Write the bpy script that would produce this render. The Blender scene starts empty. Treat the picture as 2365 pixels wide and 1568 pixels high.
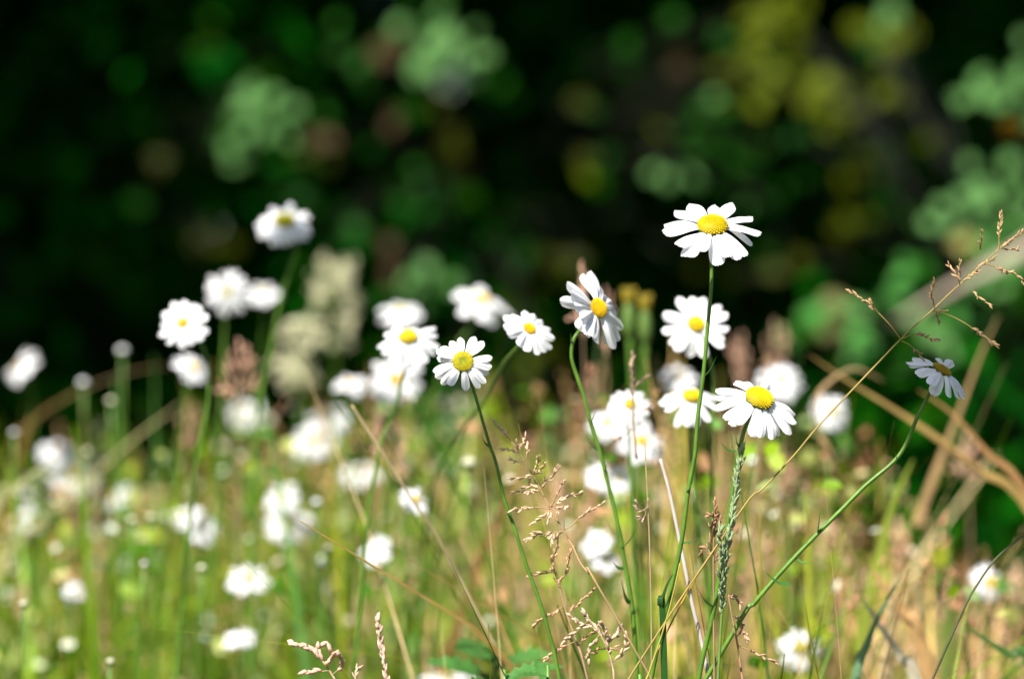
import bpy, math, random
import numpy as np
from mathutils import Vector, Matrix

# ------------------------------------------------------------------ camera, sky, sun, exposure
SC = bpy.context.scene
COL = SC.collection
EYE = 0.5                       # the camera sits low, among the flower heads
LENS, SENSOR = 85.0, 36.0
K = SENSOR / LENS / 2365.0      # metres per photo unit and per metre of distance
FOCUS = 1.2

cam_data = bpy.data.cameras.new("camera")
cam_data.lens = LENS
cam_data.sensor_width = SENSOR
cam_data.clip_start = 0.02
cam_data.clip_end = 500.0
cam_data.dof.use_dof = True
cam_data.dof.focus_distance = FOCUS
cam_data.dof.aperture_fstop = 3.3
cam = bpy.data.objects.new("camera", cam_data)
COL.objects.link(cam)
cam.location = (0, 0, EYE)
cam.rotation_euler = (math.radians(90), 0, 0)
SC.camera = cam

SUN = Vector((-0.36, -0.49, 0.79)).normalized()     # towards the sun
world = bpy.data.worlds.new("World")
SC.world = world
world.use_nodes = True
wn = world.node_tree
sky = wn.nodes.new("ShaderNodeTexSky")
sky.sky_type = 'NISHITA'
sky.sun_disc = False
sky.sun_elevation = math.asin(SUN.z)
sky.sun_rotation = math.atan2(SUN.x, SUN.y)
wn.links.new(sky.outputs[0], wn.nodes["Background"].inputs[0])
wn.nodes["Background"].inputs[1].default_value = 0.11

sun_data = bpy.data.lights.new("sun", 'SUN')
sun_data.energy = 5.0
sun_data.angle = math.radians(0.5)
sun_data.color = (1.0, 0.95, 0.87)
sun = bpy.data.objects.new("sun", sun_data)
COL.objects.link(sun)
sun.location = SUN * 20
sun.rotation_euler = (-SUN).to_track_quat('-Z', 'Y').to_euler()

SC.view_settings.view_transform = 'Standard'
SC.view_settings.look = 'None'
SC.view_settings.exposure = 1.3
SC.view_settings.gamma = 1.0
SC.cycles.use_denoising = True
SC.cycles.max_bounces = 6
SC.cycles.diffuse_bounces = 3
SC.cycles.transmission_bounces = 3
SC.cycles.sample_clamp_indirect = 3.0

rnd = random.Random(7)
rng = np.random.default_rng(11)


def at(px, py, d):
    """the point at distance d along the sight line through a photo position"""
    return Vector(((px - 1182.5) * K * d, d, EYE - (py - 784.0) * K * d))


# ------------------------------------------------------------------ materials
def new_mat(name):
    m = bpy.data.materials.new(name)
    m.use_nodes = True
    m.node_tree.nodes.clear()
    return m, m.node_tree.nodes, m.node_tree.links


def plant_mat(name, color=None, attr=False, rough=0.5, trans=0.3, vary=0.25, scale=60.0, spec=0.4, tint=(1.0, 1.0, 0.7), stripes=0.0, bump=0.0):
    m, N, L = new_mat(name)
    out = N.new("ShaderNodeOutputMaterial")
    bs = N.new("ShaderNodeBsdfPrincipled")
    bs.inputs["Roughness"].default_value = rough
    bs.inputs["Specular IOR Level"].default_value = spec
    if attr:
        src = N.new("ShaderNodeAttribute")
        src.attribute_name = "tone"
        csock = src.outputs["Color"]
    else:
        src = N.new("ShaderNodeRGB")
        src.outputs[0].default_value = (*color, 1)
        csock = src.outputs[0]
    tc = N.new("ShaderNodeTexCoord")
    noise = N.new("ShaderNodeTexNoise")
    noise.inputs["Scale"].default_value = scale
    noise.inputs["Detail"].default_value = 4
    L.new(tc.outputs["Object"], noise.inputs["Vector"])
    mr = N.new("ShaderNodeMapRange")
    mr.inputs["From Min"].default_value = 0.25
    mr.inputs["From Max"].default_value = 0.75
    mr.inputs["To Min"].default_value = 1 - vary
    mr.inputs["To Max"].default_value = 1 + vary
    L.new(noise.outputs["Fac"], mr.inputs["Value"])
    mul = N.new("ShaderNodeVectorMath")
    mul.operation = 'SCALE'
    L.new(csock, mul.inputs[0])
    L.new(mr.outputs["Result"], mul.inputs["Scale"])
    L.new(mul.outputs[0], bs.inputs["Base Color"])
    if stripes or bump:
        bp = N.new("ShaderNodeBump")
        bp.inputs["Strength"].default_value = stripes or bump
        bp.inputs["Distance"].default_value = 0.02 if stripes else 0.002
        if stripes:
            wv = N.new("ShaderNodeTexWave")
            wv.bands_direction = 'Y'
            wv.inputs["Scale"].default_value = 3.2
            wv.inputs["Distortion"].default_value = 1.2
            L.new(tc.outputs["Object"], wv.inputs["Vector"])
            L.new(wv.outputs["Fac"], bp.inputs["Height"])
        else:
            L.new(noise.outputs["Fac"], bp.inputs["Height"])
        L.new(bp.outputs[0], bs.inputs["Normal"])
    if trans > 0:
        tr = N.new("ShaderNodeBsdfTranslucent")
        tm = N.new("ShaderNodeVectorMath")
        tm.operation = 'MULTIPLY'
        tm.inputs[1].default_value = tint
        L.new(mul.outputs[0], tm.inputs[0])
        L.new(tm.outputs[0], tr.inputs["Color"])
        mx = N.new("ShaderNodeMixShader")
        mx.inputs[0].default_value = trans
        L.new(bs.outputs[0], mx.inputs[1])
        L.new(tr.outputs[0], mx.inputs[2])
        L.new(mx.outputs[0], out.inputs[0])
    else:
        L.new(bs.outputs[0], out.inputs[0])
    return m


M_PETAL = plant_mat("petal_white", (0.84, 0.84, 0.86), rough=0.55, trans=0.32, vary=0.03, scale=4, spec=0.25, tint=(0.95, 0.97, 1.0), stripes=0.25)
M_DISC = plant_mat("disc_florets", attr=True, rough=0.6, trans=0.0, vary=0.12, scale=8, spec=0.3)
M_STEM = plant_mat("green_stem", (0.085, 0.185, 0.018), rough=0.42, trans=0.12, vary=0.3, scale=120, spec=0.5, bump=0.3)
M_CUP = plant_mat("green_bracts", (0.09, 0.16, 0.03), rough=0.5, trans=0.1, vary=0.3, scale=200)
M_LEAF = plant_mat("stem_leaf_green", (0.06, 0.17, 0.035), rough=0.38, trans=0.3, vary=0.3, scale=120, spec=0.5)
M_BLADE = plant_mat("meadow_blades", attr=True, rough=0.45, trans=0.48, vary=0.25, scale=40, spec=0.22)
M_STRAW = plant_mat("dry_straw", attr=True, rough=0.55, trans=0.35, vary=0.2, scale=90, spec=0.2, tint=(1, 0.95, 0.85))
M_BUSH = plant_mat("sunlit_leaves", attr=True, rough=0.55, trans=0.2, vary=0.25, scale=25, spec=0.05)
M_SHADE = plant_mat("shaded_leaves", attr=True, rough=0.8, trans=0.2, vary=0.3, scale=20, spec=0.0, tint=(1.0, 1.0, 0.4))  # shade copy of the bush leaf material, duller than the sunlit one
M_BARK = plant_mat("bark", (0.014, 0.012, 0.007), rough=0.85, trans=0.0, vary=0.5, scale=25, spec=0.2, bump=0.8)
M_TWIG = plant_mat("twig", (0.010, 0.012, 0.004), rough=0.7, trans=0.0, vary=0.4, scale=60)
M_CREAM = plant_mat("cream_florets", (0.80, 0.78, 0.58), rough=0.6, trans=0.4, vary=0.25, scale=90)
M_YELLOW = plant_mat("yellow_bud", (0.26, 0.20, 0.012), rough=0.6, trans=0.15, vary=0.3, scale=90)


def ground_mat():
    m, N, L = new_mat("meadow_soil")
    out = N.new("ShaderNodeOutputMaterial")
    bs = N.new("ShaderNodeBsdfPrincipled")
    bs.inputs["Roughness"].default_value = 0.95
    tc = N.new("ShaderNodeTexCoord")
    n1 = N.new("ShaderNodeTexNoise")
    n1.inputs["Scale"].default_value = 9
    n1.inputs["Detail"].default_value = 8
    L.new(tc.outputs["Object"], n1.inputs["Vector"])
    cr = N.new("ShaderNodeValToRGB")
    cr.color_ramp.elements[0].position = 0.35
    cr.color_ramp.elements[0].color = (0.03, 0.022, 0.012, 1)
    cr.color_ramp.elements[1].position = 0.65
    cr.color_ramp.elements[1].color = (0.05, 0.07, 0.02, 1)
    L.new(n1.outputs["Fac"], cr.inputs[0])
    L.new(cr.outputs[0], bs.inputs["Base Color"])
    L.new(bs.outputs[0], out.inputs[0])
    return m


# ------------------------------------------------------------------ builders
class MB:
    """collects faces and a tone per point, and links them as ONE mesh object"""
    def __init__(self):
        self.v, self.f, self.c = [], [], []

    def add(self, verts, faces, tone=(1, 1, 1)):
        b = len(self.v)
        self.v.extend(tuple(p) for p in verts)
        self.f.extend(tuple(i + b for i in q) for q in faces)
        if len(tone) == 3 and not hasattr(tone[0], '__len__'):
            self.c.extend([tone] * len(verts))
        else:
            self.c.extend(tone)

    def tube(self, pts, r0, r1=None, tone=(1, 1, 1), sides=6, smooth=4, cap=True):
        r1 = r0 if r1 is None else r1
        P = resample(pts, smooth)
        n = len(P)
        rings = []
        up = Vector((0.31, 0.9, 0.17))
        for i, p in enumerate(P):
            d = (P[min(i + 1, n - 1)] - P[max(i - 1, 0)])
            if d.length < 1e-9:
                d = Vector((0, 0, 1))
            d.normalize()
            a = d.cross(up)
            if a.length < 1e-3:
                a = d.cross(Vector((1, 0, 0)))
            a.normalize()
            b = d.cross(a)
            r = r0 + (r1 - r0) * i / max(1, n - 1)
            rings.append([p + (a * math.cos(t) + b * math.sin(t)) * r for t in (2 * math.pi * k / sides for k in range(sides))])
        vs = [q for ring in rings for q in ring]
        fs = []
        for i in range(n - 1):
            for k in range(sides):
                k2 = (k + 1) % sides
                fs.append((i * sides + k, i * sides + k2, (i + 1) * sides + k2, (i + 1) * sides + k))
        if cap:
            fs.append(tuple(range(sides))[::-1])
            fs.append(tuple((n - 1) * sides + k for k in range(sides)))
        self.add(vs, fs, tone)

    def spindle(self, p, q, w, tone=(1, 1, 1), sides=5):
        """a little pointed husk from p to q"""
        d = (q - p)
        a = d.cross(Vector((0.2, 0.9, 0.35)))
        a.normalize()
        b = d.cross(a)
        b.normalize()
        vs = [p]
        for t, r in ((0.22, 0.8), (0.5, 1.0), (0.8, 0.55)):
            c = p + d * t
            vs += [c + (a * math.cos(x) + b * math.sin(x)) * w * r for x in (2 * math.pi * k / sides for k in range(sides))]
        vs.append(q)
        fs = [(0, 1 + (k + 1) % sides, 1 + k) for k in range(sides)]
        for j in range(2):
            o = 1 + j * sides
            fs += [(o + k, o + (k + 1) % sides, o + sides + (k + 1) % sides, o + sides + k) for k in range(sides)]
        o = 1 + 2 * sides
        fs += [(o + k, o + (k + 1) % sides, len(vs) - 1) for k in range(sides)]
        self.add(vs, fs, tone)

    def ribbon(self, pts, w, side=None, tone=(1, 1, 1), smooth=5, fold=0.25):
        """a folded grass blade along a path, widest in the lower middle"""
        P = resample(pts, smooth)
        n = len(P)
        vs, fs = [], []
        for i, p in enumerate(P):
            t = i / (n - 1)
            d = P[min(i + 1, n - 1)] - P[max(i - 1, 0)]
            d.normalize()
            s = Vector(side) if side is not None else Vector((1, 0, 0))
            s = s - d * s.dot(d)
            s.normalize()
            nn = d.cross(s)
            ww = w * (0.55 + 0.45 * math.sin(math.pi * min(1, t * 1.15 + 0.2))) * (1 if t < 0.6 else max(0.06, (1 - t) / 0.4) ** 0.7)
            vs += [p - s * ww * 0.5 + nn * ww * fold, p, p + s * ww * 0.5 + nn * ww * fold]
        for i in range(n - 1):
            for k in range(2):
                a = i * 3 + k
                fs.append((a, a + 1, a + 4, a + 3))
        self.add(vs, fs, tone)

    def build(self, name, mat, parent=None, base=None):
        me = bpy.data.meshes.new(name)
        off = base if base is not None else (parent.location if parent is not None else Vector((0, 0, 0)))
        me.from_pydata([(x - off[0], y - off[1], z - off[2]) for x, y, z in self.v], [], self.f)
        ca = me.color_attributes.new("tone", 'FLOAT_COLOR', 'POINT')
        arr = np.ones((len(self.v), 4), dtype=np.float32)
        arr[:, :3] = np.array(self.c, dtype=np.float32)
        ca.data.foreach_set("color", arr.ravel())
        me.polygons.foreach_set("use_smooth", [True] * len(me.polygons))
        me.materials.append(mat)
        o = bpy.data.objects.new(name, me)
        COL.objects.link(o)
        if parent is not None:
            o.parent = parent
        elif base is not None:
            o.location = base
        return o


def resample(pts, k):
    P = [Vector(p) for p in pts]
    if len(P) < 3 or k <= 1:
        if len(P) == 2 and k > 1:
            return [P[0].lerp(P[1], i / k) for i in range(k + 1)]
        return P
    out = []
    for i in range(len(P) - 1):
        p0, p1, p2, p3 = P[max(i - 1, 0)], P[i], P[i + 1], P[min(i + 2, len(P) - 1)]
        for j in range(k):
            t = j / k
            out.append(0.5 * ((2 * p1) + (p2 - p0) * t + (2 * p0 - 5 * p1 + 4 * p2 - p3) * t * t + (3 * p1 - p0 - 3 * p2 + p3) * t ** 3))
    out.append(P[-1])
    return out


def np_mesh(name, verts, faces, tones, mat, parent=None):
    """faces: (n,4) or (n,3) index array; tones per vertex"""
    me = bpy.data.meshes.new(name)
    nv, nf, k = len(verts), len(faces), faces.shape[1]
    if parent is not None:
        verts = verts - np.array(parent.location)[None, :]
    me.vertices.add(nv)
    me.vertices.foreach_set("co", verts.astype(np.float32).ravel())
    me.loops.add(nf * k)
    me.loops.foreach_set("vertex_index", faces.astype(np.int32).ravel())
    me.polygons.add(nf)
    me.polygons.foreach_set("loop_start", np.arange(0, nf * k, k, dtype=np.int32))
    me.polygons.foreach_set("loop_total", np.full(nf, k, dtype=np.int32))
    me.update()
    me.validate()
    ca = me.color_attributes.new("tone", 'FLOAT_COLOR', 'POINT')
    arr = np.ones((nv, 4), dtype=np.float32)
    arr[:, :3] = tones
    ca.data.foreach_set("color", arr.ravel())
    me.polygons.foreach_set("use_smooth", [True] * nf)
    me.materials.append(mat)
    o = bpy.data.objects.new(name, me)
    COL.objects.link(o)
    if parent is not None:
        o.parent = parent
    return o


def thing(name, label, cat, loc, group=None):
    o = bpy.data.objects.new(name, None)
    o.empty_display_size = 0.02
    COL.objects.link(o)
    o.location = loc
    o["label"] = label
    o["category"] = cat
    if group:
        o["group"] = group
    return o


def tag(o, label, cat, group=None, kind=None):
    o["label"] = label
    o["category"] = cat
    if group:
        o["group"] = group
    if kind:
        o["kind"] = kind
    return o


def to_ground(pts, sway=0.0):
    """carry a stem path on from its last point down to the soil"""
    a, b = pts[-2], pts[-1]
    d = (b - a).normalized()
    h = b.z
    d.y = 0
    d.x = max(-0.8, min(0.8, d.x))
    e = d.copy()
    out, p = [], b.copy()
    for k in range(4):
        d.x *= 0.72
        d.z = -1
        e = (e * 0.4 + d.normalized() * 0.6)
        p = p + e * (p.z / (4 - k)) / max(0.4, -e.z)
        out.append(p.copy())
    out[-1] = Vector((out[-1].x + sway, out[-1].y + 0.01, 0.0))
    return pts + out


# ------------------------------------------------------------------ the ground
gb = MB()
n = 40
def gh(x, y):
    return 0.012 * math.sin(x * 2.1 + 1) * math.cos(y * 1.7) - (0.0 if abs(x) < 20 and abs(y) < 20 else 0.05)
xs = [math.copysign(abs(t) ** 2.2, t) * 120 for t in np.linspace(-1, 1, 61)]
vs = [(x, y, gh(x, y) - 0.01) for y in xs for x in xs]
fs = [(j * 61 + i, j * 61 + i + 1, (j + 1) * 61 + i + 1, (j + 1) * 61 + i) for j in range(60) for i in range(60)]
gb.add(vs, fs)
gr = gb.build("ground", ground_mat())
gr["kind"] = "structure"

# ------------------------------------------------------------------ woodland behind the meadow
LEAF_U = np.array([[0, 0, 0], [0.30, -0.30, 0.05], [0.30, 0.30, 0.05], [0.72, -0.26, 0.03], [0.72, 0.26, 0.03], [1.0, 0, -0.08], [0.35, 0, -0.03], [0.72, 0, -0.05]])
LEAF_F = np.array([[0, 1, 6, 2], [1, 3, 7, 6], [6, 7, 4, 2], [3, 5, 4, 7]])


def leaf_cloud(pos, nrm, size, tone, spin=None):
    """one folded leaf per row of pos, facing nrm"""
    m = len(pos)
    nrm = nrm / np.linalg.norm(nrm, axis=1, keepdims=True)
    ref = rng.normal(size=(m, 3)) if spin is None else spin
    u = np.cross(nrm, ref)
    u /= np.linalg.norm(u, axis=1, keepdims=True) + 1e-9
    v = np.cross(nrm, u)
    L = LEAF_U[None, :, :] * size[:, None, None]
    verts = pos[:, None, :] + (L[:, :, 0:1] - 0.5 * size[:, None, None]) * u[:, None, :] + L[:, :, 1:2] * v[:, None, :] + L[:, :, 2:3] * nrm[:, None, :]
    faces = LEAF_F[None] + (np.arange(m) * 8)[:, None, None]
    tones = np.repeat(tone[:, None, :], 8, axis=1)
    return verts.reshape(-1, 3), faces.reshape(-1, 4), tones.reshape(-1, 3)


# sunlit sprays on the bushes, highlight and dimness put into the leaf colour: photo position, distance, spread, leaves, colour
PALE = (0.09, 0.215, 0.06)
WHITE_GLINT = (0.36, 0.45, 0.39)  # a blown highlight put into the leaf colour
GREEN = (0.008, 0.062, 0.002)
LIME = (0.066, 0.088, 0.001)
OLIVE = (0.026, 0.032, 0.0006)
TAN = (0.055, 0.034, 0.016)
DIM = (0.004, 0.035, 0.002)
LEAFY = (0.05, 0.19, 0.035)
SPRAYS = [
    (1042, 185, 4.0, .014, 7, WHITE_GLINT), (1005, 130, 4.0, .030, 7, PALE), (960, 105, 4.05, .030, 5, PALE), (1060, 110, 4.0, .025, 4, PALE),
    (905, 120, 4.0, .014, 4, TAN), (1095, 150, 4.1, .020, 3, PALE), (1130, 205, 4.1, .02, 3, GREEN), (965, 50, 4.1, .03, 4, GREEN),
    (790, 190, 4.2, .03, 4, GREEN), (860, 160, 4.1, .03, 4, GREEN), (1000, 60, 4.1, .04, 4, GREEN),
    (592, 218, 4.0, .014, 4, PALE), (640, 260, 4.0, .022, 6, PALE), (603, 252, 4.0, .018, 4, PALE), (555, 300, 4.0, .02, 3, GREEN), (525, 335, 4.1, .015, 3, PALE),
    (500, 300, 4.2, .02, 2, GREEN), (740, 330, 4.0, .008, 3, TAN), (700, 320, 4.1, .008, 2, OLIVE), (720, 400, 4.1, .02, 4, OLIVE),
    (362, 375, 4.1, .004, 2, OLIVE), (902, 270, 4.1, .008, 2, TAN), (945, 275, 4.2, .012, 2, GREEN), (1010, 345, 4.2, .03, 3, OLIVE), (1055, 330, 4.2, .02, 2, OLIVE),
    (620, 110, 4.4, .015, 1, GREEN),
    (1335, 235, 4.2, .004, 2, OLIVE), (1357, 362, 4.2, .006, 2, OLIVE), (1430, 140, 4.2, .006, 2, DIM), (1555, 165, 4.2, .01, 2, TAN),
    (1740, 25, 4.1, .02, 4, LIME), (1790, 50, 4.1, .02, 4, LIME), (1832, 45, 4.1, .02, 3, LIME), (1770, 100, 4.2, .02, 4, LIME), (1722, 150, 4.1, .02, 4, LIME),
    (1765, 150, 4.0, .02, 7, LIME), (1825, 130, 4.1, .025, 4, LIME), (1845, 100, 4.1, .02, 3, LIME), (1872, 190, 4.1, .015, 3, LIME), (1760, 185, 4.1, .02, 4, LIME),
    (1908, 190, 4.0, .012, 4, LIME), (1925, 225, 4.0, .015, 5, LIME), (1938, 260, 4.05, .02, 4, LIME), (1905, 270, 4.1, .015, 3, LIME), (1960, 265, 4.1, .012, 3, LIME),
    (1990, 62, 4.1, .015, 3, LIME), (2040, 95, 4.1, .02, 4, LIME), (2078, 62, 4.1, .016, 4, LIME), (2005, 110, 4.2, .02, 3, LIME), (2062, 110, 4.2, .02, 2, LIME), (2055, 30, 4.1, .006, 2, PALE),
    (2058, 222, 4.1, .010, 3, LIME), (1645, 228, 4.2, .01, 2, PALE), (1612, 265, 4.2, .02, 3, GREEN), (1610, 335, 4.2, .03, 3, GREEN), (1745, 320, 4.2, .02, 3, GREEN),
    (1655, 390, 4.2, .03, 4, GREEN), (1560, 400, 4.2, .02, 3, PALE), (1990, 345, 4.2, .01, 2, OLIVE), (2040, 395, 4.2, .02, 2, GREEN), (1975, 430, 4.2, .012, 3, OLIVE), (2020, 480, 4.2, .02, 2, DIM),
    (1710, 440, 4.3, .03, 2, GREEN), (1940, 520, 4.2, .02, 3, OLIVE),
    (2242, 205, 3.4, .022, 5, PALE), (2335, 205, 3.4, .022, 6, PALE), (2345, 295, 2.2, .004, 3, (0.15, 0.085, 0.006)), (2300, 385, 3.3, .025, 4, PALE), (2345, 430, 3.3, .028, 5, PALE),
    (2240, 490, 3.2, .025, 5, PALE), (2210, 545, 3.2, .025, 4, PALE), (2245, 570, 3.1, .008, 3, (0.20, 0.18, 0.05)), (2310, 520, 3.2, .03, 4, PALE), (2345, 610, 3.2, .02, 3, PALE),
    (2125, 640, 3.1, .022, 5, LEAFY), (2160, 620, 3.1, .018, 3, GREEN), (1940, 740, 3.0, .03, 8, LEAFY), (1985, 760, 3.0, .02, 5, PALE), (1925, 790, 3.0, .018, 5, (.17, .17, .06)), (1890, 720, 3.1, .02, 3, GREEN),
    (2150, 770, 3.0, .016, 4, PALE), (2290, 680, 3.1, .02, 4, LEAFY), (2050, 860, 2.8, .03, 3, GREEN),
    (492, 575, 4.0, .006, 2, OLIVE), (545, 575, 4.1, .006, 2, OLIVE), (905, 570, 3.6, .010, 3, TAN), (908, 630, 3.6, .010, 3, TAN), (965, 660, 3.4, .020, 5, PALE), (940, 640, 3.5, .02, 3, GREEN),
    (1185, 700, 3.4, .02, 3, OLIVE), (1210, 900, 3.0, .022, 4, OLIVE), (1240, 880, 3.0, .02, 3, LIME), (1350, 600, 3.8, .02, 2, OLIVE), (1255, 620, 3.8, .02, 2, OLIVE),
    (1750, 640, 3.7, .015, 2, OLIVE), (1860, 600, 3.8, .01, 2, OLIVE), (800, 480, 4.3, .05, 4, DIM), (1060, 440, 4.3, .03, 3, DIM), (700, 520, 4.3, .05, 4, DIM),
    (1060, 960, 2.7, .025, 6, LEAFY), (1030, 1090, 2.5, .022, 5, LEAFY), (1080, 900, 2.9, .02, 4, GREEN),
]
for _ in range(50):                       # stray single leaves that catch the sun through the crowns
    _x, _y = rnd.uniform(260, 2150), rnd.uniform(10, 640)
    if _x < 480 and rnd.random() < .6:
        continue
    _c = rnd.choice((DIM, GREEN, GREEN, OLIVE, LIME if _x > 1250 else GREEN, TAN if rnd.random() < .4 else DIM))
    SPRAYS.append((_x, _y, rnd.uniform(3.9, 4.5), .02, rnd.choice((1, 1, 2)), _c))
SPRAY_AT = [at(s[0], s[1], s[2]) for s in SPRAYS]
RAYS = np.array([list(p) for p in SPRAY_AT] + [list(at(x, y, 2.9)) for x, y in ((2066, 745), (2110, 715), (2165, 683), (2220, 650), (2275, 620), (2330, 590), (2400, 550))])
S_NP = np.array(list(SUN))


def clear_of_rays(p, margin):
    """True where a leaf at p does not stand between the sun and a sunlit spray (the gaps in the crowns)"""
    ok = np.ones(len(p), dtype=bool)
    for r in RAYS:
        w = p - r[None, :]
        t = w @ S_NP
        d = np.linalg.norm(w - t[:, None] * S_NP[None, :], axis=1)
        ok &= ~((t > 0.06) & (d < margin))
    return ok


def ellipsoid_points(m, c, r, inner=0.55):
    d = rng.normal(size=(m, 3))
    d /= np.linalg.norm(d, axis=1, keepdims=True)
    rad = inner + (1 - inner) * rng.random((m, 1)) ** 0.6
    lump = 1 + 0.22 * np.sin(d[:, :1] * 5 + c[0]) * np.cos(d[:, 2:3] * 6 + c[1]) + 0.12 * np.sin(d[:, 1:2] * 9 + c[0] * 3)
    return np.array(c)[None, :] + d * rad * lump * np.array(r)[None, :], d


def tones_from(pal, m, jitter=0.3):
    pal = np.array(pal)
    t = pal[rng.integers(0, len(pal), m)]
    return t * (1 + jitter * (rng.random((m, 1)) - 0.5) * 2)


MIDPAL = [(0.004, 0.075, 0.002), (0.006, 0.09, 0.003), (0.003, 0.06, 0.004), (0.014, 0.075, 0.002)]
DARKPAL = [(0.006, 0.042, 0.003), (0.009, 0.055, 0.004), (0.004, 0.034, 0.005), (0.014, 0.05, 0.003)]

# bushes along the woodland edge
BUSHES = [
    ("dark leafy bush at the left end of the woodland edge", -2.0, 5.2, 0.75, (0.85, 0.7, 1.0)),
    ("broad dark bush behind the left daisies with one pale lit spray", -0.85, 5.0, 0.75, (0.75, 0.65, 1.05)),
    ("tall bush with pale sunlit leaves high in the middle", -0.05, 5.1, 0.8, (0.65, 0.65, 1.1)),
    ("shadowy bush behind the gap right of the picture's middle", 0.62, 5.4, 0.75, (0.6, 0.6, 1.0)),
    ("bush with yellow green sunlit leaves behind the tallest daisy", 1.15, 5.0, 0.85, (0.62, 0.6, 1.1)),
    ("dark bush at the right end of the woodland edge", 2.0, 5.1, 0.8, (0.75, 0.7, 1.05)),
    ("low pale leaved bush beside the leaning grass stem", 0.86, 3.75, 0.35, (0.36, 0.42, 0.50)),
]
bush_roots = []
for label, x, y, z, r in BUSHES:
    root = thing("bush", label, "bush", (x, y, 0), "bushes along the woodland edge")
    low = y < 4
    m = 900 if low else 3600
    p, d = ellipsoid_points(m, (x, y, z), r, 0.5)
    keep = (p[:, 2] > 0.03) & clear_of_rays(p, 0.05)
    p, d = p[keep], d[keep]
    nr = d + np.array([0, 0, 0.7]) + rng.normal(size=p.shape) * 0.6
    sz = rng.uniform(0.035, 0.075, len(p))
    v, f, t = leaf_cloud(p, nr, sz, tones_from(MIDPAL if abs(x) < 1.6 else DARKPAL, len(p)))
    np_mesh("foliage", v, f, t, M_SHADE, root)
    sb = MB()
    for k in range(7):
        a = rnd.uniform(0, 6.28)
        q = Vector((x, y, 0)) + Vector((math.cos(a) * r[0] * .6, math.sin(a) * r[1] * .6, z + r[2] * rnd.uniform(.1, .5)))
        sb.tube([Vector((x + math.cos(a) * .05, y + math.sin(a) * .05, -0.02)), Vector((x, y, 0)).lerp(q, 0.5) + Vector((0, 0, .08)), q], 0.012, 0.004, sides=5)
    sb.build("stem", M_TWIG, root)
    bush_roots.append((root, Vector((x, y, z)), r))

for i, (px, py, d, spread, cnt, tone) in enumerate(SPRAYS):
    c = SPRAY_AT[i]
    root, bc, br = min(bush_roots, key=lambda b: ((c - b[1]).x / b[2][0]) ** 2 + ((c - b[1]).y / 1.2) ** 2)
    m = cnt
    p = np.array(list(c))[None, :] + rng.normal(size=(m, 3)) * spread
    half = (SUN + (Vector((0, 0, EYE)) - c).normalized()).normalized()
    bright = tone in (PALE, WHITE_GLINT, LIME, LEAFY) or tone[0] > .15
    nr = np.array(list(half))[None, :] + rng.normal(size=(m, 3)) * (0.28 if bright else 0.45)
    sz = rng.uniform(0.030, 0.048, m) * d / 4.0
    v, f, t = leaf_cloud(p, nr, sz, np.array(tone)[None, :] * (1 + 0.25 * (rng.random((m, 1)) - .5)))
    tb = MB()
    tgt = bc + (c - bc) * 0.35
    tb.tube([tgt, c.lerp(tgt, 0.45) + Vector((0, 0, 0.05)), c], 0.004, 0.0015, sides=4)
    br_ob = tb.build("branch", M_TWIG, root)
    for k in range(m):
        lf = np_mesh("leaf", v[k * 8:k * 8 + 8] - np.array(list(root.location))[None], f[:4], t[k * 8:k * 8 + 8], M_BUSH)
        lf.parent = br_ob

# trees with unseen crowns, added and cut with gaps to shade the bushes
TREES = [
    ("tree at the far left, crown added to shade the bushes", -3.5, 5.2, 3.5, (2.1, 3.7, 1.35)),
    ("tree left of the middle with a crown added over the bushes for shade", -1.5, 5.2, 3.4, (1.9, 3.8, 1.3)),
    ("tree right of the middle, crown added to shade the dark gap", 0.5, 5.2, 3.5, (1.9, 3.8, 1.3)),
    ("tree at the far right, crown added to shade the right bushes", 2.5, 5.2, 3.4, (1.9, 3.7, 1.35)),
    ("tree deep in the wood behind the left bushes", -2.2, 9.2, 3.8, (2.6, 2.2, 1.8)),
    ("tree deep in the wood behind the right bushes", 2.2, 9.2, 3.8, (2.6, 2.2, 1.8)),
]
for label, x, y, z, r in TREES:
    root = thing("tree", label, "tree", (x, y, 0), "trees of the wood")
    m = 12000
    p, d = ellipsoid_points(m, (x, y, z), r, 0.15)
    keep = clear_of_rays(p, 0.075) & (p[:, 1] - (p[:, 2] - 0.45) * SUN.y / SUN.z > 2.7)
    p, d = p[keep], d[keep]
    nr = d * 0.4 + np.array([0, 0, 1.0]) + rng.normal(size=p.shape) * 0.5
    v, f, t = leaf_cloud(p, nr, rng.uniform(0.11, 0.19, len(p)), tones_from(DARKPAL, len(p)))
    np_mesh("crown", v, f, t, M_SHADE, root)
    tb = MB()
    tb.tube([Vector((x, y, -0.05)), Vector((x + .04, y, .9)), Vector((x - .03, y + .05, 1.9)), Vector((x, y, z + .4))], 0.13, 0.06, sides=10)
    for k in range(6):
        a = k * 1.05 + x
        q = Vector((x + math.cos(a) * r[0] * .7, y + math.sin(a) * r[1] * .7, z + rnd.uniform(-.2, .5)))
        tb.tube([Vector((x, y, 1.9 + .1 * k)), Vector((x, y, 2.2)).lerp(q, .5) + Vector((0, 0, .15)), q], 0.045, 0.012, sides=6)
    tb.build("trunk", M_BARK, root)

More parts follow.
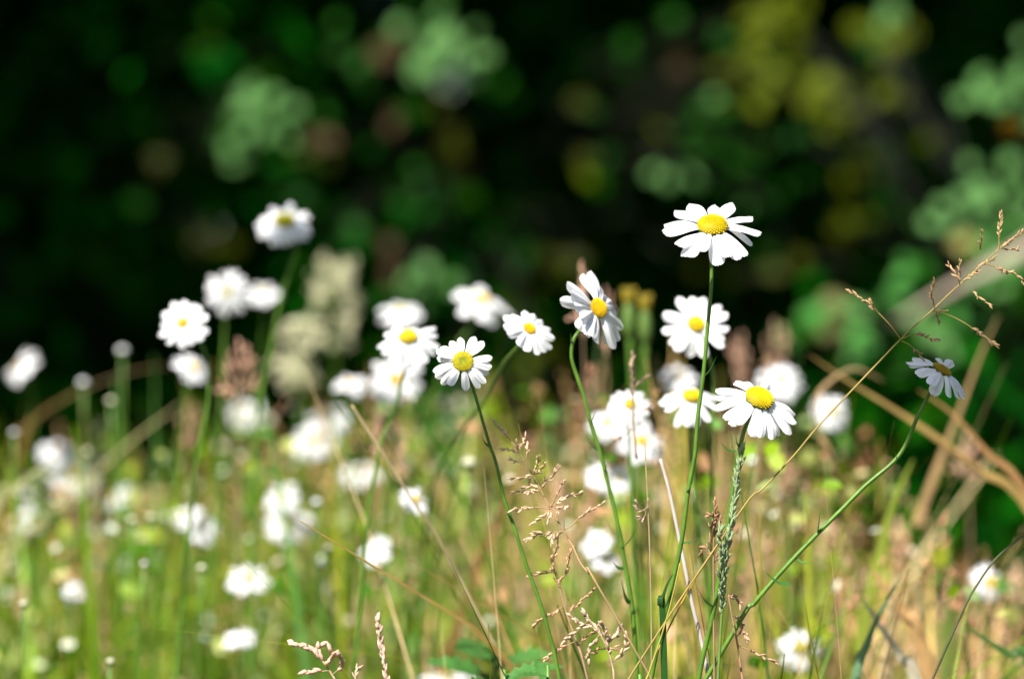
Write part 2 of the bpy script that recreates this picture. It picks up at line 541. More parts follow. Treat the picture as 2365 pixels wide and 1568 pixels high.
# a slender sapling added out of view: its few leaves are placed to shade some flowers
def added_sapling():
    root = thing("added_sapling", "unseen young tree added so its few leaves shade single daisies", "tree", (-1.05, 0.75, 0))
    spots = [(at(2172, 870, 1.2) + SUN * 1.2, 16, 0.012, 0.030), (at(640, 508, 1.56) + SUN * 1.6, 3, 0.010, 0.028)]
    V, F, T, o = [], [], [], 0
    tb = MB()
    top = Vector((-1.0, 0.75, 1.75))
    tb.tube([Vector((-1.05, .75, -.02)), Vector((-1.06, .74, .9)), top, top + Vector((.03, .02, .5))], .014, .004, sides=8)
    for c, cnt, sp, sz in spots:
        p = np.array(list(c))[None] + rng.normal(size=(cnt, 3)) * sp
        nr = np.array(list(SUN))[None] + rng.normal(size=(cnt, 3)) * .35
        v, f, t = leaf_cloud(p, nr, rng.uniform(sz * .8, sz * 1.2, cnt), tones_from([(.04, .10, .015)], cnt))
        V.append(v); F.append(f + o); T.append(t); o += len(v)
        tb.tube([top - Vector((0, 0, .25)), top.lerp(c, .5), c], .005, .0015, sides=5)
    c = at(1066, 896, 1.19) + SUN * 1.0
    v, f, t = leaf_cloud(np.array([list(c)]), np.array([list(SUN)]), np.array([0.036]), np.array([[.04, .10, .015]]), spin=np.array([[0.0, 0.3, 1.0]]))
    V.append(v); F.append(f + o); T.append(t)
    tb.tube([top - Vector((0, 0, .55)), top.lerp(c, .5), c], .005, .0008, sides=5)
    np_mesh("foliage", np.concatenate(V), np.concatenate(F), np.concatenate(T), M_BUSH, root)
    tb.build("trunk", M_BARK, root)


added_sapling()

m = 9000
p = np.stack([rng.uniform(-7, 7, m), rng.uniform(7.6, 11.5, m), rng.uniform(0, 4.6, m)], axis=1)
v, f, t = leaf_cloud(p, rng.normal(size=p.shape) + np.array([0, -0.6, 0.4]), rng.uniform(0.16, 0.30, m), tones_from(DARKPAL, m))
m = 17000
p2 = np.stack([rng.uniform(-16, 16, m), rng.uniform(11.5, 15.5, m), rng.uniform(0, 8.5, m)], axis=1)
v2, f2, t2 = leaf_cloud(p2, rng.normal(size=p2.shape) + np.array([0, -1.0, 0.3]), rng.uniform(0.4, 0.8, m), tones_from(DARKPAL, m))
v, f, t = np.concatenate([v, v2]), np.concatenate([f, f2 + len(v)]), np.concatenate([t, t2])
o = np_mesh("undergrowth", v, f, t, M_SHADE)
tag(o, "dark mass of woodland undergrowth behind the bushes", "undergrowth", kind="stuff")

# a ring of wood added out of view to block low sky light
m = 9000
an = rng.uniform(0.30, 2 * np.pi - 0.30, m) + np.pi / 2
rr = rng.uniform(6.0, 8.5, m)
p = np.stack([np.cos(an) * rr, np.sin(an) * rr + 0.5, 5.6 * rng.random(m)], axis=1)
v, f, t = leaf_cloud(p, rng.normal(size=p.shape), rng.uniform(0.25, 0.5, m), tones_from(DARKPAL, m))
o = np_mesh("woodland", v, f, t, M_SHADE)
tag(o, "unseen ring of wood added to block sky light round the clearing", "woodland", kind="stuff")

# ------------------------------------------------------------------ meadow grass
GREENS = [(0.15, 0.27, 0.006), (0.20, 0.32, 0.006), (0.07, 0.21, 0.008), (0.27, 0.37, 0.012), (0.12, 0.29, 0.06), (0.32, 0.37, 0.03), (0.04, 0.14, 0.004)]
DRYS = [(0.54, 0.38, 0.13), (0.64, 0.46, 0.24), (0.52, 0.29, 0.14), (0.66, 0.54, 0.28), (0.48, 0.40, 0.08)]


def meadow_top(x, y):
    """height of the grass: a little higher in the middle, low at the right and towards the shaded wood"""
    u = x / (0.21 * y)
    h = 0.424 + 0.042 * np.exp(-((u - 0.05) / 0.55) ** 2) - 0.12 * np.clip((u - 0.62) / 0.5, 0, 1)
    h = h - 0.02 * np.clip((-u - 0.5) / 0.5, 0, 1)
    far = np.clip((y - 2.1 + 0.4 * np.clip(u, 0, 1)) / 0.5, 0, 1)
    return h * (1 - 0.42 * far)


def clearing(x, y):
    """the tall grass starts further off on the left than on the right"""
    u = x / (0.21 * y)
    return y > 1.64 - 0.30 * np.clip((u + 0.15) / 0.5, 0, 1)


def blades(m, y0, y1, width, hmin, hmax, lean, pal, seg=6, xs=0.30, right=0.5, near=False):
    y = np.sqrt(rng.uniform(y0 ** 2, y1 ** 2, m))
    x = rng.uniform(-1, 1, m) * (xs * y + 0.08)
    clump = 0.20 + 1.05 * np.sin(x * 23 + np.sin(y * 17) * 2) * np.sin(y * 19 + np.sin(x * 13) * 2)
    keep = rng.random(m) < np.clip(0.5 + (x / (0.21 * y)) * right, 0.0 if near else 0.08, 1) * np.clip(clump * 1.5, 0.12, 1)
    keep &= (x > -0.02) if near else clearing(x, y)
    x, y = x[keep], y[keep]
    m = len(x)
    h = meadow_top(x, y) * rng.uniform(hmin, hmax, m)
    az = rng.uniform(0, 2 * np.pi, m)
    ln = np.abs(rng.normal(0, lean, m)) * h
    tt = np.linspace(0, 1, seg)
    dx, dy = np.cos(az), np.sin(az)
    face = az + np.pi / 2 + rng.normal(0, 0.5, m)
    w = width * rng.uniform(0.5, 1.5, m)
    prof = np.where(tt < 0.5, 1.0, np.maximum(0.08, (1 - tt) / 0.5) ** 0.8)
    bend = tt ** 2.0
    drop = 0.35 * (ln[:, None] / h[:, None]) ** 2 * tt[None] ** 3
    cx = x[:, None] + dx[:, None] * ln[:, None] * bend[None]
    cy = y[:, None] + dy[:, None] * ln[:, None] * bend[None]
    cz = h[:, None] * (tt[None] - drop)
    sx = np.cos(face)[:, None] * w[:, None] * prof[None] * 0.5
    sy = np.sin(face)[:, None] * w[:, None] * prof[None] * 0.5
    a = np.stack([cx - sx, cy - sy, cz], axis=2)
    b = np.stack([cx + sx, cy + sy, cz], axis=2)
    v = np.stack([a, b], axis=2).reshape(-1, 3)
    base = (np.arange(m) * seg * 2)[:, None]
    i = np.arange(seg - 1)[None] * 2
    q = base + i
    f = np.stack([q, q + 1, q + 3, q + 2], axis=2).reshape(-1, 4)
    t = tones_from(pal, m, 0.25)
    t = np.repeat(t[:, None, :], seg * 2, axis=1).reshape(-1, 3)
    return v, f, t


def join(parts):
    V, F, T, o = [], [], [], 0
    for v, f, t in parts:
        V.append(v)
        F.append(f + o)
        T.append(t)
        o += len(v)
    return np.concatenate(V), np.concatenate(F), np.concatenate(T)


v, f, t = join([
    blades(2600, 1.42, 4.2, 0.0068, 0.55, 1.12, 0.50, GREENS, right=-0.30),
    blades(6000, 1.36, 2.5, 0.0058, 0.55, 1.12, 0.55, GREENS, right=-0.10),
    blades(5500, 1.36, 2.5, 0.0050, 0.70, 1.14, 0.95, GREENS, right=-0.10),
    blades(2300, 1.60, 2.3, 0.0062, 0.6, 1.08, 0.75, [(.32, .44, .06), (.25, .42, .02), (.40, .46, .14), (.20, .38, .09)], right=-0.45),
    blades(3000, 1.36, 2.4, 0.0022, 0.6, 1.16, 0.40, GREENS, right=-0.4),
    blades(800, 1.20, 1.42, 0.0030, 0.5, 1.0, 0.40, GREENS, right=0.55, near=True),
])
o = np_mesh("meadow_grass", v, f, t, M_BLADE)
tag(o, "tangle of green grass blades filling the sunlit meadow", "grass", kind="stuff")
v, f, t = join([
    blades(2600, 1.40, 2.6, 0.0055, 0.6, 1.12, 0.5, DRYS, right=0.45),
    blades(1500, 1.38, 2.2, 0.0085, 0.6, 1.10, 0.5, DRYS, right=0.7),
    blades(2200, 1.34, 2.4, 0.0022, 0.6, 1.16, 0.40, DRYS, right=0.4),
    blades(800, 1.20, 1.42, 0.0017, 0.6, 1.08, 0.32, DRYS, right=0.6, near=True),
])
o = np_mesh("dry_grass", v, f, t, M_STRAW)
tag(o, "dry tan grass blades and stalks mixed through the meadow", "grass", kind="stuff")


def herbs(m, y0, y1, pal, s0, s1, right=0.0):
    y = np.sqrt(rng.uniform(y0 ** 2, y1 ** 2, m))
    x = rng.uniform(-1, 1, m) * (0.28 * y)
    keep = rng.random(m) < np.clip(0.5 + (x / (0.21 * y)) * right, 0.05, 1)
    keep &= clearing(x, y)
    x, y = x[keep], y[keep]
    m = len(x)
    z = meadow_top(x, y) * (0.35 + 0.65 * rng.random(m) ** 0.7)
    p = np.stack([x, y, z], axis=1)
    nr = np.array([-.2, -.3, 0.8])[None] + rng.normal(size=(m, 3)) * 0.6
    return leaf_cloud(p, nr, rng.uniform(s0, s1, m), tones_from(pal, m, .3))


v, f, t = join([herbs(2600, 1.36, 2.6, GREENS, .010, .021, -.2), herbs(800, 1.40, 2.4, [(.50, .54, .16), (.60, .52, .24), (.36, .50, .20), (.62, .34, .18)], .009, .018, 0.0), herbs(1500, 1.5, 2.3, [(.80, .80, .66), (.76, .80, .70), (.80, .68, .54), (.60, .66, .40)], .006, .011, -.35)])  # the palest flecks are coloured as bright glints in the grass
o = np_mesh("meadow_herbs", v, f, t, M_BLADE)
tag(o, "small herb leaves and pale flecks scattered through the grass", "ground cover", kind="stuff")


def seed_heads(m, y0, y1, pal, right, size=0.05):
    y = np.sqrt(rng.uniform(y0 ** 2, y1 ** 2, m))
    x = rng.uniform(-1, 1, m) * (0.26 * y)
    keep = rng.random(m) < np.clip(0.5 + (x / (0.21 * y)) * right, 0.05, 1)
    keep &= clearing(x, y)
    x, y = x[keep], y[keep]
    m = len(x)
    top = meadow_top(x, y) * rng.uniform(0.55, 1.05, m)
    per = 26
    tt = rng.random((m, per))
    ax = rng.normal(0, 0.3, (m, 2))
    sp = (1 - tt) * 0.014 + 0.002
    ang = rng.uniform(0, 6.28, (m, per))
    cx = x[:, None] + ax[:, :1] * (tt - 1) * size + np.cos(ang) * sp
    cy = y[:, None] + ax[:, 1:] * (tt - 1) * size + np.sin(ang) * sp
    cz = top[:, None] + (tt - 1) * size
    c = np.stack([cx, cy, cz], axis=2).reshape(-1, 3)
    mm = len(c)
    d = np.stack([np.cos(ang).ravel() * .6, np.sin(ang).ravel() * .6, np.ones(mm)], axis=1) + rng.normal(0, .3, (mm, 3))
    d /= np.linalg.norm(d, axis=1, keepdims=True)
    ref = rng.normal(size=(mm, 3))
    a = np.cross(d, ref)
    a /= np.linalg.norm(a, axis=1, keepdims=True)
    b = np.cross(d, a)
    L = rng.uniform(.0022, .0034, mm)[:, None]
    W = .0009
    v = np.stack([c - d * L, c + a * W, c + b * W, c - a * W, c - b * W, c + d * L], axis=1).reshape(-1, 3)
    F0 = np.array([[0, 2, 1], [0, 3, 2], [0, 4, 3], [0, 1, 4], [5, 1, 2], [5, 2, 3], [5, 3, 4], [5, 4, 1]])
    f = (F0[None] + (np.arange(mm) * 6)[:, None, None]).reshape(-1, 3)
    tn = np.repeat(tones_from(pal, m, .2), per * 6, axis=0)
    return v, f, tn


PINKS = [(0.74, 0.38, 0.24), (0.64, 0.29, 0.17), (0.80, 0.48, 0.34), (0.66, 0.42, 0.20)]
v, f, t = join([seed_heads(850, 1.4, 2.5, PINKS, 0.25, 0.06), seed_heads(260, 1.5, 3.4, [(0.34, 0.34, 0.16), (0.42, 0.40, 0.26)], -0.3)])
o = np_mesh("seeding_grass", v, f, t, M_STRAW)
tag(o, "haze of ripe grass seed heads among the blades", "grass", kind="stuff")

# ------------------------------------------------------------------ daisies
def petal_mesh(name, droop, wave, notch):
    nx, ny = 10, 7
    vs, fs = [], []
    for i in range(nx):
        t = i / (nx - 1)
        w = 0.5 * (0.30 + 0.72 * math.sin(math.pi * (0.08 + 0.62 * t)) ** 1.3)
        if t > 0.78:
            w *= math.sqrt(max(0.0, 1 - ((t - 0.78) / 0.235) ** 2))
        for j in range(ny):
            s = j / (ny - 1) * 2 - 1
            tip = (notch * (math.cos(s * math.pi * 1.5) - 0.2) if t > 0.9 else 0) * (t - 0.9) * 10
            z = -droop * t * t + 0.035 * math.cos(s * math.pi * 2.0) * math.sin(math.pi * t) - 0.10 * s * s * w * 2 + wave * math.sin(t * 5 + s) * 0.03
            vs.append((t * 1.0 + tip * 0.02, s * w, z))
    for i in range(nx - 1):
        for j in range(ny - 1):
            a = i * ny + j
            fs.append((a, a + ny, a + ny + 1, a + 1))
    me = bpy.data.meshes.new(name)
    me.from_pydata(vs, [], fs)
    me.polygons.foreach_set("use_smooth", [True] * len(fs))
    me.materials.append(M_PETAL)
    return me


PETALS = [(0.0, petal_mesh("petal", 0.02, 0.5, 1.0)), (0.14, petal_mesh("petal", 0.14, 1.0, 1.5)), (0.30, petal_mesh("petal", 0.30, -0.8, 0.6)), (0.5, petal_mesh("petal", 0.50, 0.6, 1.2))]


def disc_mesh(name, height, flor, core, rim, dimple):
    """dome of tiny florets on a spiral, unit radius"""
    mb = MB()
    rings, sides = 7, 24
    def hz(r):
        return height * math.sqrt(max(0, 1 - r ** 2.2)) - dimple * math.exp(-(r / 0.3) ** 2)
    for_pts = []
    vs, cs, fs = [], [], []
    for i in range(rings + 1):
        r = i / rings * 0.97
        for k in range(sides):
            a = 2 * math.pi * k / sides
            vs.append((r * math.cos(a), r * math.sin(a), hz(r) - 0.03))
            cs.append(tuple(c * 0.28 for c in (core if r < 0.3 else flor)))  # base colour darkened to put shade between the florets
    for i in range(rings):
        for k in range(sides):
            k2 = (k + 1) % sides
            fs.append((i * sides + k, i * sides + k2, (i + 1) * sides + k2, (i + 1) * sides + k))
    mb.add(vs, fs, cs)
    NF = 230
    for q in range(NF):
        r = math.sqrt((q + 0.5) / NF) * 0.98
        a = q * 2.399963
        c = Vector((r * math.cos(a), r * math.sin(a), hz(r)))
        e = 0.05
        nrm = Vector((-(hz(min(1, r + e)) - hz(max(0, r - e))) / (2 * e) * math.cos(a), -(hz(min(1, r + e)) - hz(max(0, r - e))) / (2 * e) * math.sin(a), 1)).normalized()
        t = max(0, min(1, (r - 0.25) / 0.3))
        tone = tuple(core[z] * (1 - t) + flor[z] * t for z in range(3))
        if r > 0.9:
            tone = tuple((tone[z] + rim[z]) * 0.5 for z in range(3))
        sc = rnd.uniform(0.85, 1.15)
        tone = tuple(z * sc for z in tone)
        s = 0.046 * rnd.uniform(0.85, 1.1)
        aa = nrm.orthogonal().normalized()
        bb = nrm.cross(aa)
        vs = [c + nrm * 0.07]
        for lv, rr, hh in ((0, 0.75, 0.05), (1, 1.0, 0.01), (2, 0.85, -0.04)):
            vs += [c + (aa * math.cos(x) + bb * math.sin(x)) * s * rr + nrm * hh for x in (2 * math.pi * k / 6 for k in range(6))]
        fs = [(0, 1 + k, 1 + (k + 1) % 6) for k in range(6)]
        for j in range(2):
            o = 1 + 6 * j
            fs += [(o + k, o + 6 + k, o + 6 + (k + 1) % 6, o + (k + 1) % 6) for k in range(6)]
        mb.add(vs, fs, tone)
    ob = mb.build(name, M_DISC)
    me = ob.data
    bpy.data.objects.remove(ob)
    return me


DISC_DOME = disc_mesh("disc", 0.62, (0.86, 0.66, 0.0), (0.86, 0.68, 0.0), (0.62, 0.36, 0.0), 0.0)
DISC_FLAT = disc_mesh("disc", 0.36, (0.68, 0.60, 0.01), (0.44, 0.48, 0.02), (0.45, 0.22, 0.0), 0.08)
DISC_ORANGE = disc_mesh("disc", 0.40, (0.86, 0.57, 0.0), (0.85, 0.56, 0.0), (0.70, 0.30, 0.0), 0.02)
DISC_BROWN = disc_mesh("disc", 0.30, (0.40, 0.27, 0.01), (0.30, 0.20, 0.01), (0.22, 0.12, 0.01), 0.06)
DISCS = {"dome": DISC_DOME, "flat": DISC_FLAT, "orange": DISC_ORANGE, "brown": DISC_BROWN}


def cup_mesh():
    mb = MB()
    prof = [(0.98, 0.02), (1.02, -0.12), (0.80, -0.34), (0.45, -0.50), (0.16, -0.60)]
    sides = 18
    vs = [(r * math.cos(2 * math.pi * k / sides), r * math.sin(2 * math.pi * k / sides), z + (0.04 if k % 2 and i < 2 else 0)) for i, (r, z) in enumerate(prof) for k in range(sides)]
    fs = [(i * sides + k, (i + 1) * sides + k, (i + 1) * sides + (k + 1) % sides, i * sides + (k + 1) % sides) for i in range(len(prof) - 1) for k in range(sides)]
    mb.add(vs, fs)
    ob = mb.build("calyx", M_CUP)
    me = ob.data
    bpy.data.objects.remove(ob)
    return me


CUP = cup_mesh()


def ring_mesh(count, seed):
    """all petals of a head that is too far out of focus to tell them apart"""
    r = random.Random(seed)
    mb = MB()
    for k in range(count):
        th = 2 * math.pi * k / count + r.uniform(-.1, .1)
        pitch = r.uniform(-0.35, 0.30)
        me = r.choice(PETALS)[1]
        Mx = Matrix.Rotation(th, 4, 'Z') @ Matrix.Translation((0.27, 0, 0.0)) @ Matrix.Rotation(-pitch, 4, 'Y') @ Matrix.Rotation(r.uniform(-.25, .25), 4, 'X') @ Matrix.Diagonal((0.73 * r.uniform(.85, 1.05), 0.30 * r.uniform(.85, 1.15), 0.7, 1))
        mb.add([Mx @ v.co for v in me.vertices], [tuple(p.vertices) for p in me.polygons])
    ob = mb.build("petal_ring", M_PETAL)
    me = ob.data
    bpy.data.objects.remove(ob)
    return me


RINGS = [ring_mesh(17, 1), ring_mesh(20, 2), ring_mesh(15, 3), ring_mesh(22, 4)]


def frame_of(n):
    u = Vector((1, 0, 0)) - n * n.x
    u.normalize()
    return u, n.cross(u)


def project(P):
    """photo position of points (k,3)"""
    return np.stack([1182.5 + P[..., 0] / (P[..., 1] * K), 784 - (P[..., 2] - EYE) / (P[..., 1] * K)], axis=-1)


def solve_petals(c, nv, u, v, R, rd, tips, p0=-8, dp=0.1):
    """find the spread, lift and length of each petal from where its tip is seen"""
    th = np.linspace(0, 2 * np.pi, 145)[:-1]
    out = []
    C, U, Vv, Nn = (np.array(list(q)) for q in (c, u, v, nv))
    Ln = R - 0.82 * rd
    for tx, ty in tips:
        best = None
        for pi_, (droop, _) in enumerate(PETALS):
            for pd in range(-60, 41, 5):
                p = math.radians(pd)
                for lf in (0.8, 0.9, 1.0, 1.1):
                    e = np.cos(th)[:, None] * U + np.sin(th)[:, None] * Vv
                    lx, lz = Ln * lf, -droop * Ln * lf
                    P = C + e * (0.82 * rd + lx * math.cos(p) - lz * math.sin(p) * -1 * -1) + Nn * (lx * math.sin(p) + lz * math.cos(p))
                    q = project(P)
                    err = ((q - np.array([tx, ty])) ** 2).sum(axis=1) / 16 + ((pd - droop * -20 - p0) / 28.0) ** 2 + ((lf - 1) / 0.12) ** 2 + ((droop - dp) / 0.22) ** 2
                    k = int(err.argmin())
                    if best is None or err[k] < best[0]:
                        best = (err[k], th[k], p, lf * Ln, pi_)
        out.append(best[1:])
    return out


GROUP_D = "white daisies standing in the meadow"


def daisy(label, px, py, d, wpx, nrm, path=None, tips=None, count=18, disc="dome", rdf=0.32, lift=-5, detail=True, leaves=(), dp=0.1, recede=0.0, stem_r=0.0009, gravity=12, pw=0.28, seed=0):
    r = random.Random(seed * 31 + int(px))
    nv = Vector(nrm).normalized()
    u, v = frame_of(nv)
    R = wpx * K * d * 0.5
    rd = R * rdf
    c = at(px, py, d) - nv * rd * 0.22
    if path:
        pts = [c - nv * rd * 0.5] + [at(x, y, d + 0.012 + recede * i) for i, (x, y) in enumerate(path)]
        pts = to_ground(pts)
    else:
        b = c - nv * rd * 0.5
        g = Vector((b.x - nv.x * 0.05 + r.uniform(-.05, .05), b.y + r.uniform(0, .05), 0))
        pts = [b, b - nv * 0.012 + Vector((0, 0, -0.014)), b.lerp(g, .35) + Vector((r.uniform(-.012, .012), 0, 0)), b.lerp(g, .7) + Vector((r.uniform(-.01, .01), 0, 0)), g]
    root = thing("daisy", label, "daisy", pts[-1], GROUP_D)
    base = Matrix.Translation(-root.location)
    sb = MB()
    sb.tube(pts, stem_r, stem_r * 1.45, sides=8 if detail else 6)
    sb.build("stem", M_STEM, root)
    H = Matrix.Translation(c) @ Matrix((u, v, nv)).transposed().to_4x4()

    def put(me, name, mat4):
        o = bpy.data.objects.new(name, me)
        COL.objects.link(o)
        o.parent = root
        o.matrix_basis = base @ mat4
        return o
    put(DISCS[disc], "disc", H @ Matrix.Rotation(r.uniform(0, 6), 4, 'Z') @ Matrix.Scale(rd, 4))
    put(CUP, "calyx", H @ Matrix.Scale(rd * 0.92, 4))
    if not detail:
        put(r.choice(RINGS), "petal_ring", H @ Matrix.Rotation(r.uniform(0, 6), 4, 'Z') @ Matrix.Scale(R, 4))
        return root
    if tips:
        plist = solve_petals(c, nv, u, v, R, rd, tips, lift, dp)
    else:
        plist = []
        for k in range(count):
            th = 2 * math.pi * (k + r.uniform(-.28, .28)) / count
            e = u * math.cos(th) + v * math.sin(th)
            pd = lift + r.uniform(-12, 12) - gravity * max(0, -e.z) + gravity * 0.4 * max(0, e.z)
            plist.append((th, math.radians(pd), (R - .82 * rd) * r.uniform(.86, 1.06), r.choice((0, 1, 1, 2))))
    for k, (th, p, L, var) in enumerate(plist):
        W = R * pw * r.uniform(0.9, 1.12)
        Mx = H @ Matrix.Rotation(th, 4, 'Z') @ Matrix.Translation((0.80 * rd, 0, -0.02 * rd + (k % 2) * 0.05 * rd)) @ Matrix.Rotation(-p, 4, 'Y') @ Matrix.Rotation(r.uniform(-.22, .22), 4, 'X') @ Matrix.Diagonal((L, W, L, 1))
        put(PETALS[var][1], "petal", Mx)
    for lx, ly, ex, ey, w in leaves:
        lb = MB()
        a, b = at(lx, ly, d + 0.012), at(ex, ey, d + 0.004)
        mid = a.lerp(b, .5) + Vector((0, 0, -0.12)) * (b - a).length
        lb.ribbon([a, mid, b], w, side=(0.4, 1, 0.3), smooth=4)
        lb.build("stem_leaf", M_LEAF, root)
    return root


def zt(x0, y0, s, pts):
    return [((x0 + x * s) * 0.76562, (y0 + y * s) * 0.76562) for x, y in pts]


# the sharp ones, petal by petal
daisy("tallest daisy with a domed yolk yellow centre, high above the others", 1646, 518, 1.2, 232, (-0.02, -0.60, 0.80),
      path=[(1643, 600), (1643, 660), (1633, 770), (1624, 870), (1612, 960), (1605, 1050), (1590, 1130), (1581, 1200), (1570, 1272), (1549, 1362), (1527, 1462), (1505, 1560)],
      tips=zt(1960, 580, .16074, [(460, 325), (710, 200), (265, 590), (215, 735), (480, 960), (595, 1170), (690, 1165), (915, 1110), (1270, 1375), (1490, 1215), (1700, 1245), (1830, 1190), (1925, 960), (2100, 740), (1935, 420), (1540, 180), (1230, 230)]),
      disc="dome", rdf=0.315, dp=0.2, pw=0.29, stem_r=0.00092,
      leaves=[(1626, 870, 1655, 822, .0016), (1588, 1135, 1604, 1098, .002), (1549, 1362, 1520, 1420, .003), (1575, 1255, 1615, 1238, .0025)])
daisy("large daisy tilted right with long drooping petals, below the tallest one", 1755, 917, 1.2, 205, (0.27, -0.62, 0.74),
      path=[(1722, 985), (1712, 1020), (1704, 1060), (1694, 1120), (1682, 1200), (1668, 1290), (1650, 1400), (1632, 1480), (1615, 1560)],
      tips=zt(2120, 1120, .1353, [(290, 400), (260, 590), (270, 810), (330, 870), (450, 1020), (620, 1210), (740, 1150), (1110, 1465), (1300, 1470), (1560, 1530), (1730, 1440), (1960, 1430), (2110, 1150), (2040, 1000), (1500, 310), (700, 240), (1000, 270)]),
      disc="dome", rdf=0.34, lift=-12, dp=0.36, pw=0.28, stem_r=0.0010,
      leaves=[(1708, 1030, 1698, 1000, .0016), (1700, 1040, 1662, 1020, .0018), (1650, 1400, 1608, 1352, .0015)])
daisy("small daisy facing the camera with a flat green yellow centre", 1069, 833, 1.2, 138, (0.02, -0.93, 0.34),
      path=[(1092, 895), (1111, 960), (1132, 1030), (1146, 1070), (1164, 1150), (1186, 1213), (1218, 1312), (1243, 1379), (1271, 1472), (1289, 1550)],
      tips=zt(1280, 980, .1403, [(1100, 235), (1290, 350), (1480, 690), (1470, 900), (1400, 1050), (1340, 1250), (1200, 1360), (900, 1410), (540, 1290), (360, 1320), (230, 1150), (180, 985), (260, 720), (240, 520), (350, 470), (560, 350), (790, 255)]),
      disc="flat", rdf=0.36, pw=0.28, stem_r=0.0008,
      leaves=[(1132, 1030, 1112, 1005, .0016), (1168, 1190, 1186, 1165, .0018), (1118, 985, 1127, 978, .001)])
daisy("daisy turned edge-on to the right on a hooked curving stem", 1385, 710, 1.235, 205, (0.60, -0.74, 0.30),
      path=[(1340, 762), (1325, 785), (1320, 825), (1333, 870), (1350, 920), (1366, 980), (1382, 1030), (1400, 1100), (1420, 1180), (1436, 1260), (1450, 1340), (1462, 1420), (1471, 1560)],
      tips=zt(1480, 780, .1862, [(1250, 370), (1500, 240), (1620, 200), (1130, 700), (1380, 760), (1430, 1110), (1740, 1370), (1640, 1260), (2020, 1470), (2150, 1150), (1960, 690), (2080, 900), (1850, 600), (1900, 1400), (1720, 380), (1480, 980), (1590, 1230), (2110, 1330), (2020, 800), (1790, 480), (1340, 560)]),
      disc="orange", rdf=0.24, pw=0.28, stem_r=0.0009,
      leaves=[(1322, 790, 1318, 768, .0014), (1366, 975, 1377, 945, .0018), (1386, 1040, 1355, 1010, .0014), (1437, 1265, 1473, 1215, .0026), (1440, 1310, 1415, 1296, .0022), (1455, 1390, 1436, 1340, .0035), (1398, 1085, 1402, 1068, .0016)])
daisy("round daisy leaning right, just left of the one on the hooked stem", 1224, 757, 1.27, 132, (0.40, -0.74, 0.54),
      path=[(1198, 798), (1163, 838), (1141, 880), (1119, 925), (1080, 975), (1045, 1030), (1005, 1100), (985, 1200), (975, 1320)],
      tips=zt(1480, 780, .1862, [(200, 930), (220, 1090), (290, 1215), (470, 1400), (600, 1490), (770, 1555), (910, 1520), (1000, 1450), (1040, 1300), (960, 1120), (830, 990), (720, 910), (540, 825), (360, 880)]),
      disc="orange", rdf=0.24, pw=0.32, recede=0.035, stem_r=0.0009)
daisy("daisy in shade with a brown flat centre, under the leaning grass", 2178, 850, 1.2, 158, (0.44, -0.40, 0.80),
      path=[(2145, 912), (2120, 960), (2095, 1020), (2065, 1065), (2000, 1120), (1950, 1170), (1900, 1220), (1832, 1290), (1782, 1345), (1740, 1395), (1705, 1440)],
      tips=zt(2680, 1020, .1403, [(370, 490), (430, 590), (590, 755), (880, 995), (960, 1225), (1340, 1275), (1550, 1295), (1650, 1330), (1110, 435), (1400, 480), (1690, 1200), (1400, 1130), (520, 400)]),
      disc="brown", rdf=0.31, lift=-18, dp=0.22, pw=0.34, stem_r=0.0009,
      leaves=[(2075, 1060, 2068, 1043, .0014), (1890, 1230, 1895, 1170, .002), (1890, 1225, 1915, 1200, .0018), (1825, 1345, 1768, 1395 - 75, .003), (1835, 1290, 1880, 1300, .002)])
daisy("daisy with a bright yellow centre behind the tallest stem", 1608, 747, 1.34, 165, (0.08, -0.84, 0.54), count=15, lift=0, rdf=0.26, pw=0.30,
      path=[(1640, 830), (1650, 905), (1643, 1000), (1645, 1150), (1640, 1400)], seed=2)
daisy("broad daisy with hanging petals left of the small green centred one", 942, 776, 1.36, 165, (-0.05, -0.62, 0.78), count=15, lift=-14, gravity=30, rdf=0.28, pw=0.27,
      path=[(938, 830), (924, 900), (906, 960), (884, 1010), (868, 1080), (852, 1180), (840, 1300)], seed=1)
daisy("daisy with nodding white petals on the dark, leftmost of the high group", 421, 744, 1.42, 128, (-0.15, -0.80, 0.58), count=15, lift=2, rdf=0.24, pw=0.33, disc="orange",
      path=[(462, 790), (482, 850), (478, 950), (455, 1060), (440, 1200)], seed=4)
daisy("daisy with a yellow centre half hidden behind the tallest stem's lower part", 1598, 913, 1.33, 160, (0.02, -0.55, 0.83), count=14, lift=-18, gravity=25, rdf=0.28, pw=0.28, seed=5)
daisy("top daisy of the white cluster beside the hooked stem", 1456, 932, 1.37, 105, (0.0, -0.80, 0.58), count=15, lift=-5, rdf=0.28, pw=0.27, seed=6)
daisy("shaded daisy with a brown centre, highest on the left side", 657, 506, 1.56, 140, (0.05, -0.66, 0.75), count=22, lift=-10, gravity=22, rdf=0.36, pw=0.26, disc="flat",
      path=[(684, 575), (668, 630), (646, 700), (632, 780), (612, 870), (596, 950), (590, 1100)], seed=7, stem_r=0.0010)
daisy("thin petalled daisy with a small yellow centre, between two white heads", 526, 675, 1.62, 112, (0.22, -0.90, 0.30), count=16, lift=5, rdf=0.20, pw=0.24, disc="flat", seed=8)

